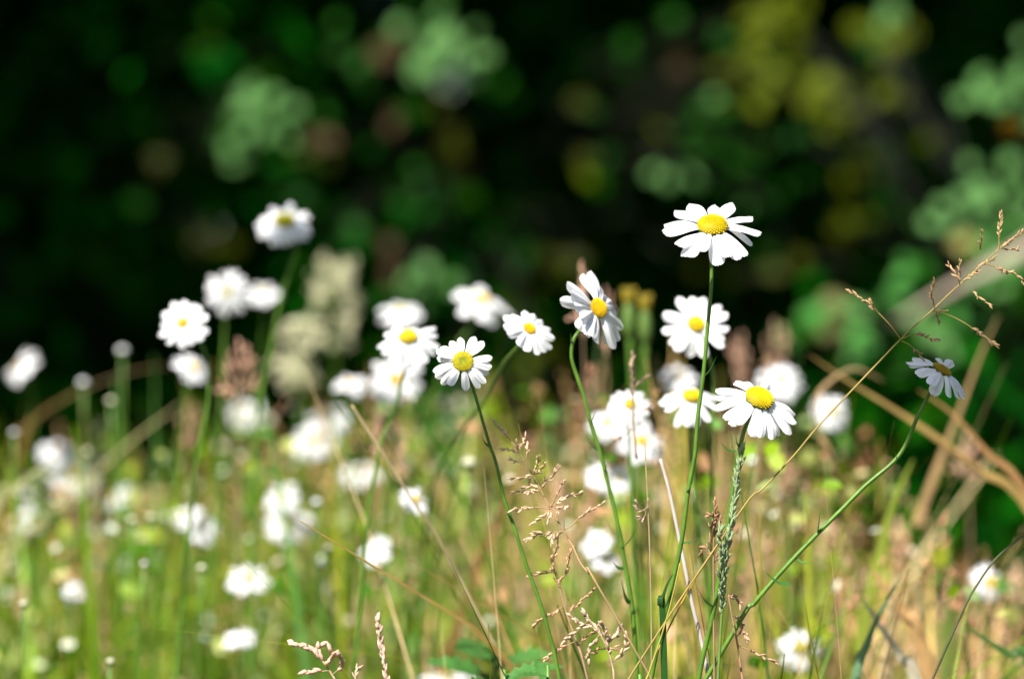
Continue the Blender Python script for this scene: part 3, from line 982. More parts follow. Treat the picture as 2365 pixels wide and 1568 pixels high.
# the ones lost in blur
BLUR = [
    ("small white daisy head at the elbow of the tall left stem", 608, 675, 1.68, 68, (0, -.7, .7), "flat"),
    ("half hidden daisy tucked under the leftmost high daisy", 447, 845, 1.5, 84, (.5, -.5, .7), "orange"),
    ("pale daisy cut by the left edge of the picture", 42, 845, 1.72, 86, (-.6, -.5, .6), "brown"),
    ("upper of two merged white daisies low at the left edge", 130, 1042, 1.75, 80, (0, -.6, .8), "orange"),
    ("lower of two merged white daisies low at the left edge", 172, 1096, 1.75, 100, (.1, -.7, .7), "orange"),
    ("narrow daisy seen side-on with yellow on its left", 264, 1147, 1.66, 74, (-.75, -.35, .5), "orange"),
    ("upper half of the big white pair left of the bright stem", 762, 957, 1.72, 92, (0, -.6, .8), "dome"),
    ("lower half of the big white pair left of the bright stem", 724, 1012, 1.72, 98, (-.2, -.8, .6), "dome"),
    ("upper daisy of the bright stacked pair in the left grass", 648, 1150, 1.6, 84, (-.2, -.75, .6), "flat"),
    ("lower daisy of the bright stacked pair in the left grass", 664, 1212, 1.6, 90, (.2, -.75, .6), "flat"),
    ("dim daisy touching the stacked pair on its right", 716, 1212, 1.62, 60, (.6, -.6, .5), "brown"),
    ("grey white daisy, upper left of a small pair in the grass", 432, 1190, 1.58, 62, (-.3, -.75, .55), "flat"),
    ("bright daisy, lower right of a small pair in the grass", 470, 1222, 1.58, 66, (.2, -.8, .6), "flat"),
    ("oval white daisy between the bright stem and the stacked pair", 866, 1268, 1.5, 70, (-.3, -.75, .6), "flat"),
    ("ragged small daisy with open petals in the middle grass", 960, 1152, 1.38, 70, (.5, -.6, .6), "dome"),
    ("bluish dim daisy behind the bright green stem", 834, 1085, 1.62, 88, (0, -.5, .85), "brown"),
    ("daisy split by dark stems showing a yellow edge, low left", 572, 1330, 1.5, 96, (0, -.45, .9), "orange"),
    ("little white daisy lowest at the far left", 170, 1366, 1.52, 48, (.2, -.7, .6), "flat"),
    ("pale small daisy near the bottom left of the picture, left twin", 533, 1475, 1.42, 44, (-.3, -.7, .6), "flat"),
    ("dull small daisy near the bottom left of the picture, right twin", 570, 1472, 1.44, 42, (.3, -.7, .6), "brown"),
    ("bluish white daisy flat at the bottom edge", 1035, 1556, 1.5, 118, (0, -.3, .95), "flat"),
    ("daisy at the lower left of the white cluster by the hooked stem", 1402, 972, 1.45, 86, (-.2, -.75, .65), "orange"),
    ("blown out daisy at the bottom of the white cluster by the hooked stem", 1482, 1016, 1.44, 108, (.1, -.75, .65), "dome"),
    ("bright left daisy crossed by the curving stem", 1388, 1098, 1.46, 70, (-.1, -.8, .6), "flat"),
    ("bright right daisy beside the curving stem, half of a pair", 1430, 1102, 1.46, 68, (.1, -.8, .6), "flat"),
    ("upper daisy of the slanting white pair behind the curving stem", 1376, 1250, 1.42, 70, (-.3, -.7, .6), "flat"),
    ("lower daisy of the slanting white pair behind the curving stem", 1400, 1292, 1.42, 64, (.3, -.7, .6), "flat"),
    ("dim daisy above the half hidden one and below the bright centred one", 1568, 868, 1.5, 84, (0, -.6, .8), "brown"),
    ("pure white daisy blob above the large tilted daisy", 1803, 872, 1.55, 104, (.1, -.6, .75), "flat"),
    ("soft white daisy between the large tilted one and the shaded one", 1922, 946, 1.55, 88, (.3, -.75, .55), "flat"),
    ("lone white daisy low at the right edge", 2286, 1342, 1.48, 90, (.2, -.8, .55), "orange"),
    ("lone white daisy near the bottom right with a pale rim", 1846, 1492, 1.4, 104, (-.2, -.75, .6), "flat"),
    ("bluish small daisy left of the broad drooping one", 808, 884, 1.58, 72, (0, -.5, .85), "orange"),
    ("pale daisy behind and below the broad drooping one", 912, 872, 1.52, 116, (0, -.8, .6), "orange"),
    ("white daisy head directly above the broad drooping one", 925, 716, 1.6, 92, (0, -.5, .85), "flat"),
    ("three lobed daisy with an orange centre, left of the round one", 1112, 688, 1.54, 134, (.28, -.42, .86), "orange"),
    ("greyish daisy sunk in the grass under the tall left stem", 568, 950, 1.9, 70, (0, -.7, .7), "brown"),
    ("faint grey daisy near the left edge above the pinkish grass", 55, 1200, 1.75, 76, (-.3, -.7, .6), "brown"),
]
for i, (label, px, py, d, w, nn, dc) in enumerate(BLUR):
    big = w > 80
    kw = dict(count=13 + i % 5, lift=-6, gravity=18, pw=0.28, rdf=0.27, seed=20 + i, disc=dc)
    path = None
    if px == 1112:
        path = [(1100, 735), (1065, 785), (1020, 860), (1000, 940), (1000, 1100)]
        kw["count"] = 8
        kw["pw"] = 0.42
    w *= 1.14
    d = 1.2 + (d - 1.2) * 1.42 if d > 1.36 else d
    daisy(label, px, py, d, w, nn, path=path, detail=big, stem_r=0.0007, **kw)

# ------------------------------------------------------------------ buds on thin stems
def bud(label, px, py, d, r, white=True):
    r = r * 0.45
    d = 1.2 + (d - 1.2) * 0.8
    c = at(px, py, d)
    g = Vector((c.x + rnd.uniform(-.03, .03), c.y + .02, 0))
    root = thing("daisy_bud", label, "flower bud", g, "unopened daisy buds on stems")
    sb = MB()
    sb.tube([c, c.lerp(g, .5) + Vector((rnd.uniform(-.005, .005), 0, 0)), g], 0.0009, 0.0012, sides=5)
    sb.build("stem", M_STEM, root)
    b1, b2 = MB(), MB()
    for mb, z0, z1, col in ((b1, -1.0, 0.15, 0), (b2, 0.15, 1.0, 1)):
        rings = 6
        vs, fs = [], []
        for i in range(rings):
            z = z0 + (z1 - z0) * i / (rings - 1)
            rr = math.sqrt(max(0.0004, 1 - z * z)) * (1 if mb is b1 else 0.94)
            vs += [c + Vector((math.cos(a) * rr * r * (1 + .06 * (k % 2)), math.sin(a) * rr * r * (1 + .06 * (k % 2)), z * r * 0.95)) for k, a in enumerate(2 * math.pi * q / 12 for q in range(12))]
        fs = [(i * 12 + k, i * 12 + (k + 1) % 12, (i + 1) * 12 + (k + 1) % 12, (i + 1) * 12 + k) for i in range(rings - 1) for k in range(12)]
        mb.add(vs, fs)
    b1.build("bracts", M_CUP, root)
    b2.build("bud", M_PETAL if white else M_CREAM, root)


for b in [
    ("taller of two pale buds standing against the dark at left", 283, 812, 1.95, .0088, True),
    ("shorter pale bud against the dark, left of the taller one", 192, 886, 1.95, .0085, True),
    ("greenish bud below the taller pale bud", 256, 928, 1.9, .0065, False),
    ("small round bud near the left edge over the arching blade", 33, 1001, 1.85, .006, True),
    ("bud beside the merged daisies at the left edge", 203, 1045, 1.85, .0065, False),
    ("round bud right of the stacked white pair", 731, 1162, 1.7, .007, True),
    ("bud left of the small grey and white pair", 350, 1196, 1.7, .0065, False),
    ("dull bud paired with a lighter one in the left grass", 305, 1202, 1.7, .006, False),
    ("grey bud in the grass under the paired buds", 333, 1303, 1.6, .0045, True),
    ("pale green bud left of the split daisy", 466, 1313, 1.6, .006, False),
    ("upper bud of two close together left of the oval daisy", 757, 1268, 1.6, .006, False),
    ("lower bud of two close together left of the oval daisy", 742, 1305, 1.6, .006, True),
    ("big cream bud crossed by a twig in the middle", 1083, 1072, 1.62, .0105, False),
    ("cream bud beside the pale green grass spike", 1739, 1068, 1.7, .0085, True),
    ("white bud low in the left corner grass", 55, 1395, 1.5, .0055, False),
    ("small bud near the bottom left below the arching grass", 255, 1528, 1.45, .005, False),
]:
    bud(*b)

# ------------------------------------------------------------------ cream plumes and yellow buds
def plume(label, px, py, d, w, h, seed):
    r = random.Random(seed)
    c = at(px, py, d)
    g = Vector((c.x + .03, c.y + .03, 0))
    root = thing("plume_flower", label, "wildflower", g, "cream plume flowers behind the daisies")
    sb = MB()
    sb.tube([c + Vector((0, 0, h * .4)), c - Vector((0, 0, h * .5)), c.lerp(g, .6), g], 0.0012, 0.002, sides=6)
    sb.build("stem", M_STEM, root)
    mb = MB()
    lumps = []
    for k in range(26):
        t = r.uniform(-1, 1)
        rr = math.sqrt(1 - t * t * .9) * r.uniform(.3, 1.0) * (1.0 - 0.3 * t)
        a = r.uniform(0, 6.28)
        lumps.append(c + Vector((math.cos(a) * rr * w * .5, math.sin(a) * rr * w * .5, t * h * .5)))
    for k in range(430):
        p = r.choice(lumps) + Vector((r.gauss(0, 1), r.gauss(0, 1), r.gauss(0, 1))) * .0032
        q = p + Vector((r.gauss(0, 1), r.gauss(0, 1), r.gauss(.6, 1))).normalized() * r.uniform(.002, .0045)
        mb.spindle(p, q, 0.0016, sides=4)
    mb.build("plume", M_CREAM, root)


plume("tall cream plume of tiny flowers behind the left daisies", 772, 700, 2.15, 0.052, 0.076, 3)
plume("shorter cream plume left of and below the tall one", 686, 820, 2.05, 0.044, 0.052, 5)

for label, px, py, r in [("taller yellow tipped bud behind the edge-on daisy", 1452, 690, .0045), ("shorter yellow tipped bud right of its taller twin", 1490, 705, .0042)]:
    d = 1.6
    c = at(px, py, d)
    g = Vector((c.x + .01, c.y, 0))
    root = thing("yellow_flower_bud", label, "flower bud", g, "yellow tipped buds behind the edge-on daisy")
    sb = MB()
    sb.tube([c - Vector((0, 0, .012)), c.lerp(g, .3) + Vector(((1470 - px) * K * d * .6, 0, 0)), g], 0.002, 0.0016, sides=6)
    sb.build("stem", M_STEM, root)
    cb = MB()
    cb.spindle(c + Vector((0, 0, -.03)), c + Vector((0, 0, .004)), r * 1.15, sides=10)
    cb.build("calyx", M_CUP, root)
    tb = MB()
    for k in range(9):
        a = k * .7
        tb.spindle(c + Vector((math.cos(a) * r * .4, math.sin(a) * r * .4, -.006)), c + Vector((math.cos(a) * r, math.sin(a) * r, .008)), .0016, sides=5)
    tb.build("bud", M_YELLOW, root)

# ------------------------------------------------------------------ seeding grasses that stand out
STRAW = (0.44, 0.33, 0.15)
HUSK = (0.42, 0.25, 0.13)
HUSKP = (0.55, 0.40, 0.26)
GROUP_G = "seeding grass stems among the daisies"


def spikelets(mb, pts, t0, t1, count, ln, w, tone, r, spread=0.5):
    P = resample(pts, 8)
    for k in range(count):
        t = t0 + (t1 - t0) * (k + r.random() * .7) / count
        x = t * (len(P) - 1)
        i = min(int(x), len(P) - 2)
        p = P[i].lerp(P[i + 1], x - i)
        d = (P[i + 1] - P[i]).normalized()
        off = Vector((r.gauss(0, 1), r.gauss(0, 1), r.gauss(0, 1)))
        off = (off - d * off.dot(d)).normalized()
        q = p + (d + off * spread * r.uniform(.5, 1.3)).normalized() * ln * r.uniform(.75, 1.25)
        s = r.uniform(.8, 1.2)
        mb.spindle(p, q, w * r.uniform(.8, 1.2), tone=tuple(c * s for c in tone), sides=5)


def panicle(label, culm, branches, d, tone=STRAW, husk=HUSK, r0=0.0007, r1=0.0004, tip=None, ln=0.0036, w=0.0006, seed=1, ground=True, name="seeding_grass_stem"):
    """culm: photo path from the lowest seen point upward"""
    r = random.Random(seed)
    pts = [at(x, y, d + (i * .002)) for i, (x, y) in enumerate(culm)]
    base = list(reversed(to_ground(list(reversed(pts))))) if ground else pts
    root = thing(name, label, "grass", base[0] if ground else base[0], GROUP_G)
    sb = MB()
    sb.tube(base, r0 * 1.2, r1, tone=tone, sides=6)
    sb.build("stalk", M_STRAW, root)
    if tip:
        tb = MB()
        spikelets(tb, pts, tip[0], 1.0, tip[1], ln, w, husk, r, 0.45)
        tb.build("spike", M_STRAW, root)
    for path, t0, cnt in branches:
        bb = MB()
        dd = r.uniform(-.008, .008)
        L = len(path) - 1
        bp = [at(x, y, d + 0.004 + dd * i / L) for i, (x, y) in enumerate(path)]
        bb.tube(bp, 0.00028, 0.0002, tone=tone, sides=4, smooth=4)
        spikelets(bb, bp, t0, 1.0, cnt, ln, w, husk, r, 0.55)
        bb.build("branch", M_STRAW, root)
    return root


def Z(x0, y0, s):
    return lambda *p: [((x0 + x * s) * .76562, (y0 + y * s) * .76562) for x, y in p]


a = Z(2500, 580, .33164)
panicle("long golden grass stem leaning right across the shaded daisy", [(1700, 1195), (1760, 1130), (1835, 1050), (1900, 973)] + a((655, 1335), (800, 1200), (950, 1065), (1100, 920), (1250, 785), (1420, 630), (1560, 500), (1700, 410), (1800, 340)), [
    (a((655, 1335), (560, 1210), (450, 1095), (350, 1000), (180, 900)), .55, 20),
    (a((450, 1095), (410, 1040), (390, 990)), .2, 6),
    (a((660, 1335), (760, 1295), (850, 1300), (980, 1350)), .45, 14),
    (a((660, 1350), (740, 1390), (800, 1450), (850, 1500), (900, 1580)), .35, 12),
    (a((950, 1065), (975, 1100), (1000, 1170)), .25, 8), (a((950, 1065), (1010, 1080), (1080, 1080)), .2, 4),
    (a((960, 1075), (1100, 1120), (1230, 1185), (1340, 1260), (1430, 1330), (1515, 1385)), .5, 26),
    (a((965, 1060), (950, 990), (935, 930), (970, 820)), .3, 12),
    (a((1190, 840), (1190, 760), (1190, 640)), .05, 12), (a((1190, 800), (1140, 730), (1095, 670)), .2, 7),
    (a((1220, 810), (1300, 750), (1345, 720)), .05, 9),
    (a((1330, 700), (1400, 660), (1500, 600)), .2, 10), (a((1430, 650), (1520, 680), (1600, 720), (1700, 740), (1776, 830)), .2, 20),
    (a((1380, 520), (1385, 450), (1388, 350)), .05, 9), (a((1550, 510), (1550, 350), (1575, 190)), .3, 14),
    (a((1310, 900), (1370, 960), (1465, 1025)), .0, 10), (a((1570, 500), (1640, 450), (1776, 350)), .0, 16), (a((1560, 510), (1650, 520), (1720, 515)), .2, 7),
], 1.2, tone=(0.42, 0.32, 0.10), husk=(0.56, 0.37, 0.20), r0=0.00048, r1=0.0002, tip=(.8, 12), ln=.0030, w=.00048, seed=3)

b = Z(1400, 1200, .31891)
panicle("feathery tan grass panicle in the middle between two green stems", b((1250, 1750), (1180, 1660), (1100, 1560), (1030, 1410), (940, 1260), (820, 1050), (720, 860), (650, 730), (570, 590), (510, 510), (440, 400), (380, 330), (280, 230)), [
    (b((940, 1260), (850, 1275), (700, 1290), (590, 1335)), .3, 18), (b((860, 1275), (820, 1310), (825, 1365)), .0, 10), (b((760, 1280), (680, 1275), (650, 1285)), .1, 6),
    (b((945, 1250), (945, 1190), (955, 1080), (960, 1050)), .6, 5), (b((945, 1240), (1000, 1220), (1090, 1130), (1190, 1060), (1310, 1000)), .45, 16), (b((930, 1270), (890, 1300), (865, 1330)), .4, 4),
    (b((820, 1050), (700, 1035), (600, 1050), (455, 1055)), .45, 14), (b((820, 1055), (760, 1110), (655, 1190)), .2, 12), (b((820, 1060), (815, 1100), (795, 1155)), .2, 6),
    (b((825, 1040), (880, 990), (960, 940), (1100, 900)), .25, 20), (b((825, 1045), (900, 1035), (950, 1045)), .2, 6), (b((820, 1040), (870, 1070), (880, 1080)), .3, 4), (b((825, 1030), (880, 920), (940, 780)), .4, 8),
    (b((720, 870), (600, 880), (470, 890)), .1, 14), (b((700, 880), (640, 895), (600, 905)), .1, 6), (b((720, 860), (640, 835), (545, 850)), .1, 8), (b((725, 860), (755, 830), (750, 780)), .1, 6), (b((730, 850), (820, 760), (890, 650)), .35, 14),
    (b((650, 730), (560, 750), (450, 755)), .1, 12), (b((655, 725), (690, 640), (705, 560)), .1, 10), (b((660, 720), (720, 690), (750, 620)), .1, 14), (b((640, 740), (620, 770), (610, 800)), .1, 6),
    (b((570, 595), (510, 600), (445, 590)), .1, 8), (b((575, 585), (600, 510), (605, 430)), .3, 7), (b((520, 520), (545, 450), (580, 370)), .2, 8), (b((515, 510), (500, 460), (500, 420)), .1, 6), (b((520, 530), (470, 500), (340, 475)), .2, 9),
], 1.2, tone=(0.46, 0.31, 0.16), husk=(0.74, 0.55, 0.38), r0=.00055, r1=.00028, tip=(.86, 16), ln=.0029, w=.00046, seed=5)

panicle("tan grass stem behind the middle panicle, bending to the bottom", [(1355, 1560), (1335, 1490), (1310, 1420), (1290, 1350), (1272, 1290)], [
    ([(1310, 1420), (1340, 1390), (1370, 1360)], .1, 10), ([(1300, 1400), (1260, 1425), (1235, 1440)], .1, 10), ([(1335, 1490), (1365, 1460), (1385, 1440)], .1, 10), ([(1330, 1480), (1290, 1500), (1260, 1520)], .2, 8), ([(1290, 1350), (1310, 1310), (1318, 1270)], .1, 12), ([(1280, 1320), (1250, 1325), (1222, 1330)], .1, 8), ([(1275, 1300), (1285, 1270), (1290, 1240)], .1, 8), ([(1345, 1520), (1380, 1500), (1420, 1495)], .1, 8),
], 1.21, tone=(.44, .28, .17), husk=(.66, .40, .25), tip=(.7, 10), seed=6)
panicle("pale drooping grass panicle at the bottom under the curving stem", [(1420, 1600), (1415, 1540), (1400, 1490), (1375, 1450), (1350, 1415)], [
    ([(1400, 1490), (1420, 1470), (1432, 1450)], .1, 10), ([(1410, 1520), (1400, 1470), (1392, 1440)], .1, 12), ([(1375, 1450), (1340, 1440), (1318, 1420)], .1, 10), ([(1412, 1530), (1445, 1500), (1450, 1470)], .1, 10), ([(1385, 1465), (1365, 1490), (1360, 1520)], .1, 8),
    ([(1360, 1430), (1330, 1460), (1300, 1480)], .2, 8)], 1.2, tone=(.48, .36, .22), husk=(.62, .46, .33), tip=(.6, 14), ln=.004, w=.0008, seed=7)
panicle("pinkish grass panicle leaning left at the bottom left", [(780, 1600), (772, 1568), (752, 1535), (720, 1500), (678, 1485)], [
    ([(752, 1535), (768, 1520), (765, 1500)], .0, 10), ([(745, 1525), (735, 1505), (740, 1490)], .1, 6), ([(760, 1548), (730, 1550), (705, 1548)], .2, 7), ([(765, 1560), (790, 1535), (785, 1515)], .2, 7)],
    1.2, tone=(.50, .36, .22), husk=(.66, .46, .34), tip=(.55, 20), ln=.0048, w=.0012, seed=8)
panicle("slim pink grass spike rising at the bottom, right of the leaning panicle", [(905, 1610), (893, 1560), (882, 1500), (872, 1430)], [], 1.2, tone=(.5, .36, .24), husk=(.68, .47, .36), tip=(.0, 46), ln=.0045, w=.0010, seed=9)
panicle("short grass spike at the very bottom beside the slim pink one", [(822, 1620), (821, 1560), (826, 1545)], [], 1.2, tone=(.5, .36, .24), husk=(.66, .46, .34), tip=(.4, 10), ln=.004, seed=10)
panicle("pale green grass spike clasping the large tilted daisy's stem", [(1657, 1600), (1662, 1500), (1668, 1400), (1676, 1300), (1690, 1200), (1702, 1110), (1712, 1040)], [
    ([(1668, 1400), (1665, 1340), (1667, 1280)], .1, 26), ([(1673, 1330), (1664, 1270), (1663, 1225)], .3, 18)],
    1.192, tone=(.16, .26, .06), husk=(.30, .38, .20), r0=.0009, tip=(.3, 150), ln=.0050, w=.00075, seed=11)
panicle("thin grass spike rising over the white cluster of daisies", [(1470, 1060), (1463, 980), (1462, 920), (1460, 860), (1462, 820)], [
    ([(1462, 900), (1480, 880), (1490, 870)], .2, 5), ([(1463, 960), (1485, 945), (1500, 940)], .4, 5), ([(1464, 990), (1440, 1005), (1425, 1010)], .5, 4)], 1.29, tone=(.40, .30, .2), husk=(.48, .34, .24), tip=(.45, 30), ln=.0036, w=.0007, seed=12, ground=False)
panicle("hair-thin straw stalk between the curving stem and the tallest stem", [(1505, 1600), (1504, 1400), (1500, 1250), (1494, 1120), (1488, 1010)], [
    ([(1498, 1170), (1478, 1180), (1470, 1160)], .3, 6), ([(1497, 1150), (1490, 1190), (1482, 1195)], .2, 5)], 1.22, tone=(.46, .34, .2), husk=(.5, .36, .26), r0=.0005, r1=.0003, seed=13)
panicle("tangled brown seed cluster on a stalk left of the green spike", [(1650, 1600), (1648, 1400), (1648, 1250), (1652, 1160)], [
    ([(1648, 1270), (1640, 1225), (1650, 1195), (1640, 1190)], .1, 18), ([(1649, 1240), (1660, 1215), (1655, 1190)], .1, 12), ([(1648, 1285), (1625, 1260), (1618, 1280)], .1, 8), ([(1649, 1300), (1665, 1260), (1662, 1200)], .1, 14)], 1.21, tone=(.40, .26, .15), husk=(.44, .25, .15), r0=.0006, tip=(.7, 20), seed=14)
panicle("curled brown grass sprig low beside the foot of the green spike", [(1720, 1620), (1712, 1550), (1702, 1480), (1690, 1420), (1682, 1370)], [
    ([(1690, 1420), (1705, 1430), (1715, 1445)], .2, 10), ([(1684, 1375), (1700, 1380), (1710, 1395)], .1, 10), ([(1700, 1470), (1715, 1460), (1725, 1470)], .2, 10), ([(1705, 1490), (1750, 1510), (1790, 1530)], .3, 9)], 1.205, tone=(.42, .26, .15), husk=(.52, .32, .22), seed=15)
panicle("tan grass stem crossing the blurred middle from upper left to lower right", [(1165, 1600), (1155, 1520), (1090, 1390), (1010, 1240), (930, 1120), (860, 1010), (812, 935)], [], 1.31, tone=(.42, .33, .18), r0=.0010, r1=.0007, seed=16)
panicle("whitish dry stalk slanting beside the tallest daisy's lower stem", [(1650, 1620), (1635, 1555), (1618, 1470), (1600, 1400), (1580, 1300), (1566, 1230), (1545, 1130), (1525, 1060)], [], 1.215, tone=(.58, .52, .48), r0=.0012, r1=.0009, seed=17)
panicle("orange yellow wisp of grass crossing near the bottom right of the curving stem", [(1495, 1560), (1530, 1480), (1570, 1400), (1610, 1330), (1650, 1270)], [], 1.205, tone=(.50, .32, .06), r0=.0006, r1=.0003, seed=18)
panicle("thin yellow grass stem beside the tallest daisy's lowest stem", [(1480, 1610), (1500, 1550), (1530, 1460), (1555, 1370), (1570, 1300)], [], 1.195, tone=(.44, .38, .08), r0=.0006, r1=.0003, seed=19)
panicle("dark wiry stem entering low from the right edge", [(2210, 1440), (2260, 1345), (2300, 1290), (2340, 1255), (2400, 1205)], [], 1.22, tone=(.10, .11, .05), r0=.0006, r1=.0005, seed=20)

# soft pinkish seeding grasses further back: one built, the rest copied part by part
proto = panicle("pinkish seed head behind the tall left daisy's stem", [(550, 1150), (550, 1000), (552, 900), (556, 790)], [
    ([(552, 940), (530, 915), (512, 885)], .3, 7), ([(552, 930), (578, 900), (594, 868)], .3, 7), ([(553, 900), (532, 872), (524, 838)], .3, 6), ([(553, 895), (574, 862), (584, 830)], .3, 6),
    ([(554, 865), (541, 838), (536, 812)], .2, 5), ([(554, 860), (568, 836), (571, 806)], .2, 5), ([(552, 915), (556, 890), (600, 895)], .4, 4), ([(552, 920), (540, 900), (505, 905)], .4, 4)], 1.62, tone=(.45, .33, .2), husk=(.92, .60, .44), tip=(.6, 8), ln=.0046, w=.0009, seed=30, name="pink_seed_grass")
proto["group"] = "pinkish seeding grasses further back"
SPOTS = [
    ("orange pink seed head under the leftmost high daisy", 430, 930, 1.7, 1.0), ("pinkish seed head left of the bright green stem", 925, 990, 1.45, .6), ("pink seed head above the bright stem's bend", 868, 945, 1.45, .55),
    ("reddish seed head above the stacked white pair", 640, 1020, 1.8, 1.0), ("tawny seed head in the grass left of the stacked pair", 350, 1130, 1.8, 1.0), ("pink seed head peeping over the edge-on daisy", 1340, 610, 1.35, .7),
    ("dull pink spike right of the edge-on daisy's top", 1400, 668, 1.4, .5), ("rusty seed head right of the bright centred daisy", 1715, 775, 1.75, 1.1), ("tall rusty spike above the white blob", 1790, 745, 1.75, 1.0),
    ("orange seed head low at the left edge", 42, 1345, 1.6, .9), ("brown seed head in the dark hollow behind the middle panicle", 1300, 1090, 1.5, 1.2), ("brown seed head right of the middle panicle in the hollow", 1325, 1150, 1.5, 1.2),
    ("pinkish seed head at the foot of the brown bent blade", 1930, 1210, 1.5, 1.0), ("tan seed head left of the shaded daisy's stem", 1780, 1225, 1.5, 1.1), ("broad tan seed head among the right hand grasses", 2080, 1200, 1.5, 1.1),
    ("rust brown seed head left of the lone right daisy", 2190, 1350, 1.5, 1.2), ("rust brown seed head right of the lone right daisy", 2345, 1300, 1.5, 1.1), ("brown seed head below the lone right daisy", 2320, 1420, 1.45, 1.1),
    ("pink seed head under the shaded daisy", 2230, 1000, 1.6, 1.0), ("pale pink seed head below the curled sprig", 1725, 1500, 1.5, 1.0), ("peach seed head behind the bottom right daisy", 1920, 1480, 1.55, 1.0),
    ("beige seed head between the right hand stems", 1990, 1310, 1.5, 1.0), ("tawny seed head in the middle grass left of the slanting stem", 1060, 1260, 1.7, 1.0), ("pale brown seed head near the bottom behind the panicles", 1200, 1330, 1.6, 1.0),
    ("rusty seed head over the right dark hollow", 2120, 1480, 1.5, 1.0),
]
ph = at(556, 790, 1.626)
kids = [o for o in COL.objects if o.parent == proto]
for label, px, py, d, s in SPOTS:
    s *= 0.85
    d = d + 0.12
    c = at(px, py, d)
    g = proto.copy()
    COL.objects.link(g)
    g["label"] = label
    rz = rnd.uniform(0, 6.28)
    tall = c.z
    rel = Vector((ph.x - proto.location.x, ph.y - proto.location.y, 0))
    rel.rotate(Matrix.Rotation(rz, 3, 'Z'))
    zs = tall / ph.z
    g.scale = (s, s, zs)
    g.rotation_euler = (0, 0, rz)
    g.location = (c.x - rel.x * s, c.y - rel.y * s, 0)
    for k in kids:
        q = k.copy()
        COL.objects.link(q)
        q.parent = g

# single blades that cross the picture
GROUP_B = "single grass blades that stand out"


def blade(label, pts, d, w, tone, mat=None, side=(0.2, 1, 0.5), hang=False):
    P = [at(x, y, d + (dd if isinstance(dd, float) else 0)) for x, y, *rest in pts for dd in (rest or [0])]
    if P[0].z > P[-1].z and not hang:
        P = P[::-1]
    low = P[0]
    nxt = P[1]
    if hang:                                  # rooted out of view, arching over and hanging in from the side
        P = [Vector((low.x + .35, low.y + .1, 0)), Vector((low.x + .32, low.y + .08, low.z * .6)), Vector((low.x + .17, low.y + .03, low.z + .05))] + P
    elif low.z > 0.02:
        sl = (low - nxt)
        sl = Vector((sl.x, 0, min(sl.z, -.02)))
        k = low.z / -sl.z
        gx = max(-.15, min(.15, sl.x * k * .4))
        P = [Vector((low.x + gx, low.y, 0)), low + Vector((gx * .65, 0, -low.z * .5))] + P
    face = (SUN + Vector((0, -1, 0))).normalized()
    side = (P[-1] - P[max(0, len(P) - 3)]).cross(face).normalized()
    mb = MB()
    root_loc = P[0]
    mb.ribbon(P, w, side=side, tone=tone, smooth=5)
    o = mb.build("grass_blade", mat or M_BLADE, None, base=root_loc)
    tag(o, label, "grass blade", GROUP_B)
    return o


blade("brown blade arching low over the dark at the left", [(10, 1060), (60, 985), (140, 925), (240, 878), (340, 850), (430, 845)], 1.85, .0034, (.13, .075, .015))
blade("short brown blade leaning at the left edge below the arch", [(50, 1030), (80, 975), (110, 930)], 1.85, 0.0051, (.22, .12, .03))
blade("long brown blade falling to the right edge from the white blob", [(1870, 820), (1960, 880), (2050, 935), (2150, 1000), (2260, 1085), (2400, 1210)], 1.5, 0.0053, (.36, .24, .08), M_STRAW)
blade("second brown blade falling at the right edge beside the long one", [(2120, 900), (2200, 955), (2280, 1045), (2400, 1190)], 1.48, 0.0053, (.36, .20, .08), M_STRAW)
blade("bent tan blade hooking down left of the long brown one", [(2040, 880), (1975, 850), (1915, 880), (1880, 930), (1890, 1010), (1930, 1110)], 1.55, 0.0048, (.40, .26, .13), M_STRAW)
blade("pale straw blade slanting down from the upper right corner", [(2480, 505), (2330, 590), (2220, 650), (2110, 715), (2066, 745)], 2.9, .019, (.46, .37, .29), M_STRAW, hang=True)
blade("tan blade standing tall behind the shaded daisy", [(2070, 1330), (2115, 1210), (2160, 1090), (2215, 950), (2260, 830), (2305, 730)], 1.62, 0.0069, (.34, .22, .10), M_STRAW)
blade("yellow green blade leaning right beside the tall tan one", [(1985, 1480), (2015, 1350), (2050, 1200), (2085, 1110), (2110, 1060)], 1.5, 0.0085, (.24, .30, .04))
blade("straw blade upright among the right hand grasses", [(2040, 1600), (2050, 1500), (2055, 1400), (2075, 1300)], 1.42, 0.0102, (.44, .34, .18), M_STRAW)
blade("whitish folded blade at the bottom right", [(2125, 1600), (2085, 1520), (2030, 1440), (1990, 1380)], 1.34, 0.0076, (.60, .54, .40), M_STRAW)
blade("brown blade broken over the right hand grasses", [(2130, 1490), (2090, 1420), (2040, 1350), (2010, 1310)], 1.42, 0.0102, (.46, .28, .12), M_STRAW)
blade("dark green blade slanting to the bottom right corner", [(2400, 1560), (2330, 1510), (2260, 1465), (2220, 1440)], 1.36, 0.0068, (.06, .14, .03))
blade("blue green blade leaning right near the bottom right", [(1970, 1600), (2000, 1490), (2040, 1400), (2085, 1320)], 1.32, 0.0059, (.14, .26, .14))
blade("pale green blade sweeping up at the left edge", [(-20, 1190), (30, 1130), (80, 1090), (130, 1060)], 1.6, 0.0085, (.34, .36, .16))
blade("straw coloured blade slanting through the left grass", [(-10, 1330), (60, 1230), (180, 1130), (300, 1020), (420, 930)], 1.8, 0.0068, (.36, .32, .14), M_STRAW)
blade("dark green linear leaf left of the tallest daisy's lower stem", [(1530, 1450), (1526, 1400), (1540, 1350), (1555, 1325)], 1.2, 0.0037, (.03, .10, .02))
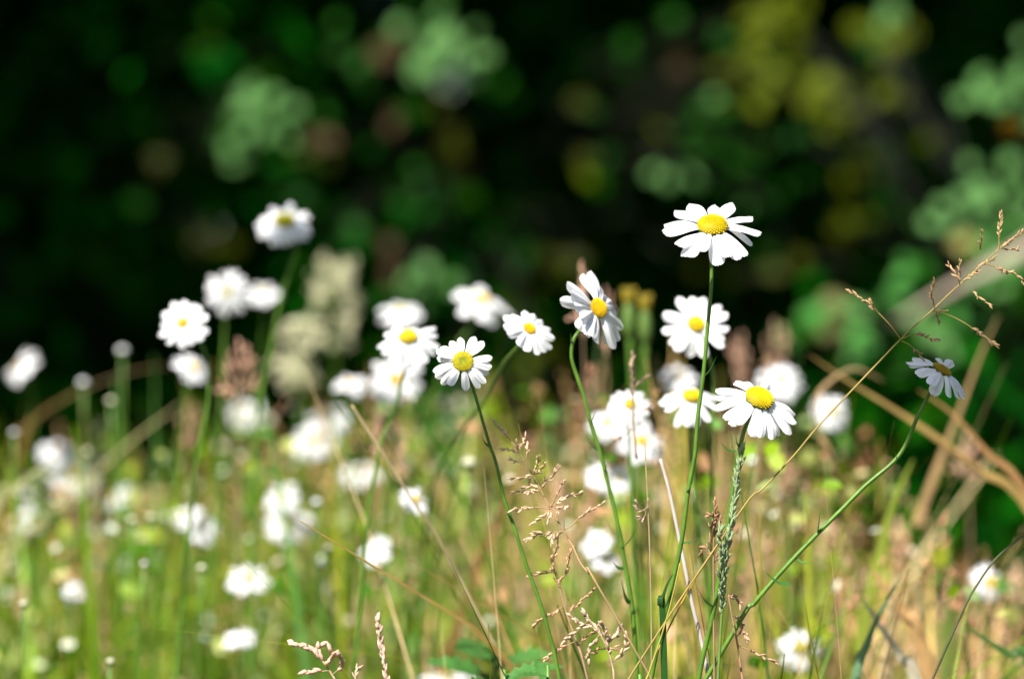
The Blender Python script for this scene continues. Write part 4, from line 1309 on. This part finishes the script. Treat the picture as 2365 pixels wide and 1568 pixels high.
blade("thick tan blade upright behind the green grass spike", [(1640, 1560), (1640, 1400), (1648, 1200), (1665, 1000)], 1.6, 0.0102, (.42, .28, .16), M_STRAW)
blade("green blade upright among the right hand dark hollow", [(2190, 1500), (2200, 1400), (2195, 1300), (2185, 1210)], 1.5, 0.0085, (.16, .22, .05))
blade("olive blade upright left of the shaded daisy's stem", [(1860, 1500), (1870, 1350), (1875, 1200), (1878, 1060)], 1.6, 0.0102, (.20, .22, .04))

# leafy plants at the bottom
def toothed_leaf(mb, a, b, w, up, r):
    d = b - a
    L = d.length
    d.normalize()
    s = d.cross(up)
    s.normalize()
    n2 = s.cross(d)
    vs, fs = [], []
    m = 13
    for i in range(m):
        t = i / (m - 1)
        ww = w * math.sin(math.pi * min(1, t * .93 + .05)) ** .8 * (1.0 if i % 2 else .62)
        z = -0.18 * L * t * t
        p = a + d * (L * t) + n2 * z
        vs += [p - s * ww * .5 + n2 * ww * .18, p, p + s * ww * .5 + n2 * ww * .18]
    for i in range(m - 1):
        for k in range(2):
            q = i * 3 + k
            fs.append((q, q + 1, q + 4, q + 3))
    mb.add(vs, fs)


def leafy(label, px, py, d, n, ln, w, seed, tilt=.5):
    r = random.Random(seed)
    c = at(px, py, d)
    g = Vector((c.x, c.y, 0))
    root = thing("leafy_plant", label, "leafy plant", g, "leafy green plants at the bottom")
    sb = MB()
    sb.tube([g, g.lerp(c, .5) + Vector((.004, 0, 0)), c], .0014, .001, sides=6)
    sb.build("stem", M_STEM, root)
    for k in range(n):
        az = k * 2.4 + r.uniform(-.3, .3)
        s = c - Vector((0, 0, .006 * (n - k)))
        e = s + Vector((math.cos(az), math.sin(az) * .8, tilt * r.uniform(.4, 1.2))).normalized() * ln * r.uniform(.8, 1.2)
        mb = MB()
        toothed_leaf(mb, s, e, w * r.uniform(.85, 1.1), Vector((0, -.35, 1)), r)
        mb.build("leaf", M_LEAF, root)


leafy("bright green leafy plant at the bottom, left of the middle panicle", 1165, 1545, 1.24, 9, .034, .018, 1)
leafy("toothed leaf rosette at the foot of the small daisy's stem", 1265, 1535, 1.2, 8, .026, .008, 2)
leafy("blue green toothed leaves at the foot of the curving stem", 1478, 1556, 1.2, 6, .022, .007, 3)
leafy("dark rounded leaves behind the bright green leafy plant", 1140, 1480, 1.36, 8, .036, .026, 4)
leafy("narrow toothed leaves at the foot of the tilted daisy's stem", 1612, 1575, 1.2, 5, .028, .006, 5)
